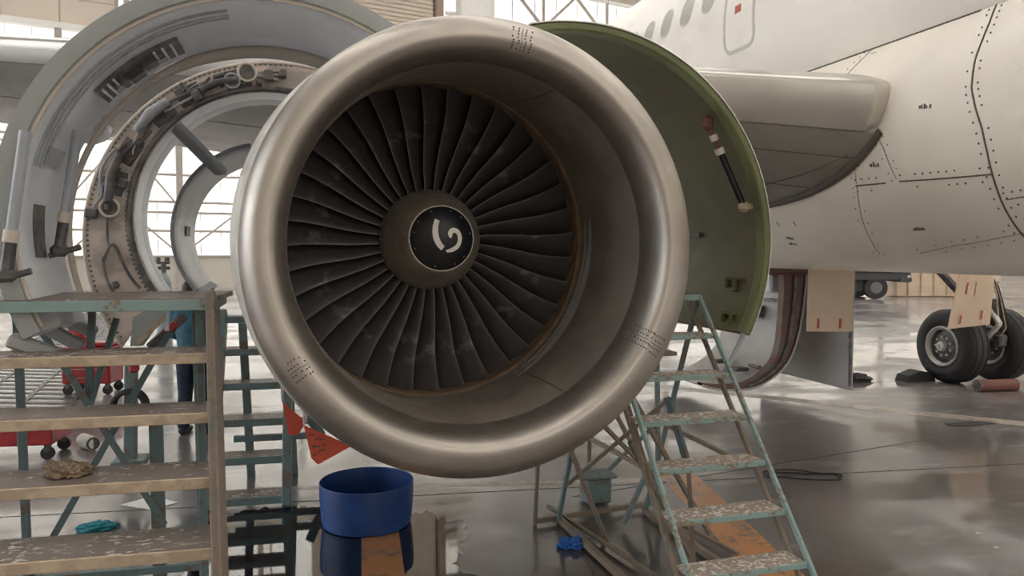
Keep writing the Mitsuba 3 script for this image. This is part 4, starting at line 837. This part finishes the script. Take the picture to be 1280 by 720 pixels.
pud = shapely.union_all([blob(0.28, 5.45, 0.70, 0.80, 1.0), blob(0.45, 4.6, 0.6, 0.75, 2.0), blob(-0.35, 5.9, 0.45, 0.5, 3.3, amp=.6), blob(-0.1, 5.1, 0.6, 0.5, 8.0, amp=.6), blob(0.95, 5.5, 0.2, 0.4, 5.0, amp=.7)] + [blob(-0.75 + 0.25 * i, 5.0 + 0.3 * (i % 4), 0.10, 0.07, i * 1.7, 24) for i in range(6)])
pud = pud.difference(shapely.union_all([sg.Point(TX, TY).buffer(0.318)]))
pm = cat([trimesh.creation.extrude_polygon(g_, 0.0012, engine='earcut') for g_ in getattr(pud, 'geoms', [pud])]); pm.apply_translation([0, 0, 0.0018])
pk = obj('puddle', pm, 'oil', None, False); tag(pk, 'dark oily puddle spread on the floor around the blue tub', 'puddle', kind='stuff')
def lump(c, s, seed, m, name, lab, catg, amp=0.5, flat=0.0):
    k_ = trimesh.creation.icosphere(4, 1.0); n_ = k_.vertices.copy()
    d_ = 1 + amp * (meshkit.fbm(n_ * 2.6 + seed, 5) - 0.5) * 2
    v_ = n_ * d_[:, None] * np.array(s); v_[:, 2] = np.maximum(v_[:, 2], -s[2] * 0.3); v_[:, 2] -= v_[:, 2].min()
    k_.vertices = v_ + np.array(c); o_ = obj(name, k_, m, None, True); tag(o_, lab, catg); return o_
lump((1.82, 4.97, 0.002), (0.10, 0.07, 0.05), 3.0, 'bag_blue', 'plastic_bag', 'crumpled shiny blue plastic bag on the floor left of the ladder', 'plastic bag', 0.9)
lump((-1.47, 6.24, 0.002), (0.13, 0.09, 0.035), 5.0, 'rag_teal', 'cloth', 'small teal cloth lying on the floor behind the near stairs', 'cloth', 0.7)
lump((8.55, 10.35, 0.002), (0.30, 0.20, 0.10), 9.0, 'mat_black', 'sandbag', 'low dark sandbag at the foot of the flat grey gear bay door', 'sandbag', 0.4)
ground = lambda pts, h, n_, m, lab, c_: tag(ground_poly(pts, 0.002, 0.002 + h, n_, m), lab, c_)
ground([(7.45, 7.42), (7.95, 7.40), (8.05, 7.25), (7.6, 7.22), (7.4, 7.30)], 0.006, 'rubber_scrap', 'mat_black', 'flat black rubber scrap on the floor in front of the wheels', 'scrap')
ground([(-1.42, 6.78), (-1.22, 6.95), (-0.98, 6.72), (-1.15, 6.58)], 0.004, 'paper_sheet', 'white_plastic', 'white paper sheet on the floor behind the near stairs', 'paper')
ground([(2.52, 5.68), (2.70, 5.70), (2.66, 5.60), (2.5, 5.6)], 0.004, 'paper_scrap', 'white_plastic', 'white paper scrap on the floor under the work stand', 'paper')
for i, (x, y) in enumerate(((4.755, 4.41), (4.645, 4.16))):
    lump((x, y, 0.001), (0.018, 0.013, 0.009), 20 + i, 'white_plastic', 'pebble', ('white pebble on the bare floor at the right, farther of two', 'white pebble on the bare floor at the right, nearer of two')[i], 'pebble', 0.5)
cp = []
for i in range(80):
    t = i / 79 * 3 * PI; cp.append(V(4.42 + (0.34 + 0.05 * math.sin(1.7 * t)) * math.cos(t) + 0.02 * math.sin(5 * t), 5.98 + (0.13 + 0.05 * math.cos(2.3 * t)) * math.sin(t) - 0.10 * math.cos(t), 0.008 + 0.004 * (i / 79) * 3))
tag(obj('cable', tube(cp, 0.007, 8), 'rubber', None, True), 'black cable coiled on the floor right of the ladder', 'cable')
# red trolleys
def caster(x, y, r, par):
    c_ = obj('caster', tube([V(x, y - 0.02, r), V(x, y + 0.02, r)], r, 16), 'rubber', par)
    obj('fork', box((x, y, r * 1.9), (r * 0.9, 0.055, r * 1.3), 0.006), 'dark_steel', c_)
def trolley(c, rz, w, d, h0, h1, lab, extra):
    t_ = thing('tool_trolley', lab, 'trolley'); n0 = set(scene)
    obj('body', box((0, 0, (h0 + h1) / 2), (w, d, h1 - h0), 0.015), 'red_paint', t_, False)
    obj('top_tray', box((0, 0, h1 + 0.012), (w + 0.03, d + 0.03, 0.03), 0.008), 'red_paint', t_, False)
    for i in range(extra.get('drawers', 0)):
        z0 = h0 + (h1 - h0) * (i + 0.5) / extra['drawers']; dr_ = obj('drawer', box((0, -d / 2 - 0.006, z0), (w - 0.05, 0.014, (h1 - h0) / extra['drawers'] - 0.02), 0.004), 'red_paint', t_, False)
        obj('handle', box((0, -d / 2 - 0.024, z0 + 0.03), (w * 0.6, 0.014, 0.014), 0.003), 'steel', dr_, False)
    for sx in (-1, 1):
        for sy in (-1, 1): caster(sx * (w / 2 - 0.06), sy * (d / 2 - 0.05), h0 * 0.42, t_)
    for nm, me, m in extra.get('top', []): obj(nm, me, m, t_, 30)
    M = T().translate([c[0], c[1], 0]).rotate([0, 0, 1], rz)
    for k_ in set(scene) - n0: scene[k_]['to_world'] = M
trolley((-2.93, 12.45), -12, 0.68, 0.45, 0.16, 0.66, 'red tool trolley with gear on top, framed between the upper treads of the near stairs', {'drawers': 4, 'top': [('pump', cat([box((-0.18, 0, 0.80), (0.16, 0.2, 0.2), 0.04), cyl((-0.3, 0, 0.95), (-0.05, 0, 0.72), 0.05, 12)]), 'red_paint'), ('handle_bar', tube([V(-0.32, 0, 0.7), V(-0.30, 0, 1.0), V(-0.24, 0, 1.02)], 0.02, 8), 'red_paint'), ('lid', box((0.14, 0, 0.72), (0.36, 0.36, 0.06), 0.02), 'red_paint')]})
trolley((-2.82, 8.75), -6, 0.95, 0.5, 0.15, 0.36, 'low red trolley on black casters, framed between lower treads of the near stairs', {'top': [('label_plate', box((-0.16, -0.262, 0.28), (0.22, 0.006, 0.07)), 'pale_seal')]})
cn = obj('paint_can', cat([cyl((-2.22, 8.95, 0.075), (-2.08, 8.75, 0.075), 0.072, 24), cyl((-2.075, 8.745, 0.075), (-2.07, 8.74, 0.075), 0.05, 20)]), 'white_plastic'); tag(cn, 'white can lying on its side on the floor near the low red trolley', 'can')
obj('can_end', cyl((-2.082, 8.753, 0.075), (-2.072, 8.738, 0.075), 0.064, 20), 'dark_steel', cn)
# gas cylinder with valve, post with coiled hose
gcx, gcy = -2.60, 16.6
gc = obj('gas_cylinder', rings([(0, 0, 0, 0.12), (0.05, 0, 0, 0.14), (1.45, 0, 0, 0.14), (1.58, 0, 0, 0.10), (1.63, 0, 0, 0.05), (1.66, 0, 0, 0.05)], 32), 'cylinder_grey', None, 40, to_world=T().translate([gcx, gcy, 0]).rotate([1, 0, 0], 90))
tag(gc, 'grey gas cylinder with a valve head seen through the open reverser', 'gas cylinder')
obj('valve', cat([cyl((gcx, gcy, 1.64), (gcx, gcy, 1.84), 0.05, 12), cyl((gcx - 0.12, gcy, 1.75), (gcx + 0.12, gcy, 1.75), 0.035, 10), cyl((gcx - 0.1, gcy, 1.86), (gcx - 0.1, gcy, 1.96), 0.05, 12), cyl((gcx + 0.07, gcy, 1.86), (gcx + 0.07, gcy, 1.96), 0.05, 12), box((gcx, gcy, 1.85), (0.24, 0.06, 0.05), .01)]), 'dark_steel', gc)
hp = thing('hose_post', 'dull teal post holding a coiled dark hose behind the near stairs', 'post')
obj('post', cat([beam((-1.62, 8.2, 0.02), (-1.60, 8.25, 1.05), 0.11, bev=.01), box((-1.62, 8.2, 0.02), (0.3, 0.3, 0.04), 0.01)]), 'teal', hp, False)
obj('hose', tube([V(-1.60 + 0.15 * math.cos(t), 8.02 + 0.012 * t, 0.56 + 0.15 * math.sin(t)) for t in np.linspace(0, 6 * PI, 80)], 0.022, 8), 'mat_black', hp)
obj('clip', box((-1.54, 8.05, 0.98), (0.09, 0.08, 0.16), 0.02), 'red_paint', hp)
# wheel chocks
wedge = lambda L, w, h: trimesh.creation.extrude_polygon(sg.Polygon([(-L / 2, 0), (L / 2, 0), (L / 2 - 0.03, h * .7), (0.02, h), (-L / 2 + .05, h * .6)]), w, engine='earcut')
ck = wedge(0.55, 0.26, 0.17); ck.apply_transform(trimesh.transformations.rotation_matrix(PI / 2, [1, 0, 0])); ck.apply_translation([9.52, 10.22, 0.001])
tag(obj('wheel_chock', ck, 'mat_black', None, False), 'low black wheel chock behind the left side of the main wheel', 'chock')
ck2 = obj('wheel_chock', cat([cyl((9.66, 9.02, 0.09), (10.28, 8.96, 0.09), 0.085, 18), cyl((9.64, 9.02, 0.09), (9.66, 9.02, 0.09), 0.05, 14)]), 'chock_red', None, 30); tag(ck2, 'red brown roller-shaped chock in front of the main wheels', 'chock')
obj('end_cap', cyl((9.63, 9.023, 0.09), (9.655, 9.02, 0.09), 0.088, 18), 'dark_steel', ck2)
# truck and sheds far behind
tk = thing('truck', 'dark flatbed truck parked far behind the belly', 'truck'); n0 = set(scene)
obj('chassis', cat([box((0, 0, 1.0), (6.0, 2.2, 0.35), 0.04), box((-2.3, 0, 1.9), (1.4, 2.2, 1.7), 0.15), box((0.9, 0, 1.45), (4.2, 2.3, 0.6), 0.05)]), 'truck_dark', tk, False)
for x in (-2.2, 0.2, 1.5):
    for y in (-0.95, 0.95):
        w_ = obj('wheel', tube([V(x, y - 0.14, 0.5), V(x, y + 0.14, 0.5)], 0.5, 28), 'rubber', tk); obj('rim', tube([V(x, y - 0.15, 0.5), V(x, y + 0.15, 0.5)], 0.26, 20), 'rim_dark', w_)
obj('bumper', box((2.75, -0.2, 0.85), (0.5, 2.0, 0.2), 0.03), 'truck_dark', tk, False); obj('lamp', box((2.9, -1.1, 1.0), (0.12, 0.06, 0.12), 0.02), 'steel', tk, False)
for k_ in set(scene) - n0: scene[k_]['to_world'] = T().translate([23.6, 30.0, 0]).rotate([0, 0, 1], -18)
sh_ = thing('storage_box', 'long beige storage box standing on the floor behind the truck', 'storage box')
obj('body', box((28.6, 29.6, 0.62), (3.6, 1.2, 1.2), 0.03, rz=-0.3), 'door_cream', sh_, False)
for i in range(6): obj('panel_rib', box((27.2 + 0.56 * i, 29.36 - 0.17 * i, 0.62), (0.05, 0.06, 1.1), rz=-0.3), 'nosing', sh_, False)
cr = thing('crate', 'pale crate beside the long beige storage box', 'crate')
obj('body', box((29.4, 27.3, 0.55), (0.9, 0.9, 1.05), 0.03, rz=-.3), 'pale_seal', cr, False); obj('slat', box((29.3, 26.85, 0.75), (0.8, 0.03, 0.1), rz=-.3), 'nosing', cr, False); obj('slat', box((29.3, 26.85, 0.35), (0.8, 0.03, 0.1), rz=-.3), 'nosing', cr, False)

# ------------------------------------------------------------------ person behind the near stairs
def bones(chain, edge=0.02, it=8):
    M_ = None
    for a_, ra, b_, rb in chain:
        s_ = [manifold3d.Manifold.sphere(r_, 20).translate([float(x) for x in p_]) for p_, r_ in ((a_, ra), (b_, rb))]
        h_ = manifold3d.Manifold.batch_hull(s_); M_ = h_ if M_ is None else M_ + h_
    mm = M_.refine_to_length(edge).to_mesh(); tm = trimesh.Trimesh(mm.vert_properties[:, :3], mm.tri_verts)
    return trimesh.smoothing.filter_taubin(tm, 0.5, -0.53, it)
pr_ = numbered('person'); tag(pr_, 'person in a teal jacket and dark trousers standing behind the near stairs', 'person')
hipL, hipR, kL, kR, aL, aR = V(-.09, 0, .90), V(.09, 0, .90), V(-.10, -.02, .48), V(.11, -.03, .48), V(-.11, .02, .08), V(.12, .02, .08)
chest, neck, head = V(0, .02, 1.28), V(0.01, -.0, 1.46), V(0.02, -.03, 1.60)
sL, sR, eL, eR, wL, wR = V(-.18, .01, 1.40), V(.18, .01, 1.40), V(-.24, -.04, 1.13), V(.24, -.05, 1.13), V(-.20, -.22, 1.02), V(.18, -.24, 1.06)
ch_ = [(hipL, .10, hipR, .10), (V(0, 0, .95), .13, chest, .14), (V(-.05, 0, 1.0), .10, V(-.09, .01, 1.33), .10), (V(.05, 0, 1.0), .10, V(.09, .01, 1.33), .10), (sL, .065, sR, .065), (chest, .10, neck, .055), (neck, .055, V(.01, -.01, 1.52), .052),
       (head + V(0, .015, .03), .095, head + V(0, -.02, -.04), .075), (head + V(0, -.035, -.03), .06, head + V(0, -.05, -.085), .04), (head + V(0, -.105, -.02), .014, head + V(0, -.118, -.045), .016), (head + V(-.092, 0, .01), .018, head + V(-.092, 0, -.03), .014), (head + V(.092, 0, .01), .018, head + V(.092, 0, -.03), .014)]
for h_, k_, a_ in ((hipL, kL, aL), (hipR, kR, aR)): ch_ += [(h_, .092, k_, .06), (k_, .058, a_, .042), (a_, .042, a_ + V(0, -.15, -.035), .035)]
for s_, e_, w_, f in ((sL, eL, wL, -1), (sR, eR, wR, 1)):
    d_ = (w_ - e_) / np.linalg.norm(w_ - e_); ch_ += [(s_, .058, e_, .044), (e_, .042, w_, .028), (w_, .026, w_ + d_ * .08, .03)]
    for j in range(4):
        b_ = w_ + d_ * .08 + V(.016 * (j - 1.5), 0, 0); m_ = b_ + d_ * (.035 + .004 * (j in (1, 2))) + V(0, 0, -.012); ch_ += [(b_, .0105, m_, .0095), (m_, .0095, m_ + d_ * .02 + V(0, 0, -.022), .0085)]
    ch_ += [(w_ + d_ * .03, .012, w_ + d_ * .07 + V(-f * .045, 0, .0), .0105), (w_ + d_ * .07 + V(-f * .045, 0, 0), .0105, w_ + d_ * .095 + V(-f * .04, 0, -.01), .009)]
PM = T().translate([-1.16, 9.28, 0.0]).rotate([0, 0, 1], 165)
obj('body', bones(ch_, 0.012, 10), 'skin', pr_, True, to_world=PM)
tro = [(hipL, .112, hipR, .112), (V(0, 0, .94), .135, V(0, 0, 1.0), .135)]
for h_, k_, a_ in ((hipL, kL, aL), (hipR, kR, aR)): tro += [(h_, .110, k_, .082), (k_, .080, a_ + V(0, 0, .02), .070)]
obj('trousers', bones(tro, 0.02, 8), 'cloth_navy', pr_, True, 'dark navy trousers', to_world=PM)
jk = [(V(0, 0, .93), .15, chest, .158), (V(-.05, 0, .95), .115, V(-.09, .01, 1.33), .118), (V(.05, 0, .95), .115, V(.09, .01, 1.33), .118), (sL, .08, sR, .08), (chest, .115, V(0, 0.01, 1.43), .08)]
for s_, e_, w_ in ((sL, eL, wL), (sR, eR, wR)): jk += [(s_, .074, e_, .060), (e_, .058, w_ - (w_ - e_) * .08, .042)]
obj('jacket', bones(jk, 0.02, 8), 'cloth_teal', pr_, True, 'teal jacket', to_world=PM)
obj('hair', bones([(head + V(0, .02, .045), .10, head + V(0, .05, -.02), .078), (head + V(0, -.03, .07), .07, head + V(0, .04, .06), .085)], 0.015, 6), 'hair', pr_, True, 'short black hair', to_world=PM)
for s_ in (-1, 1):
    obj('eye', tube([head + V(s_ * .032, -.088, .004), head + V(s_ * .032, -.098, .004)], 0.011, 10), 'white_mark', pr_, to_world=PM)
for a_ in (aL, aR): obj('shoe', bones([(a_ + V(0, .03, -.035), .048, a_ + V(0, -.17, -.045), .038)], 0.012, 4), 'mat_black', pr_, True, 'black shoe', to_world=PM)
obj('mouth', tube([head + V(-.022, -.093, -.075), head + V(.022, -.093, -.075)], 0.005, 6), 'red_mark', pr_, to_world=PM)
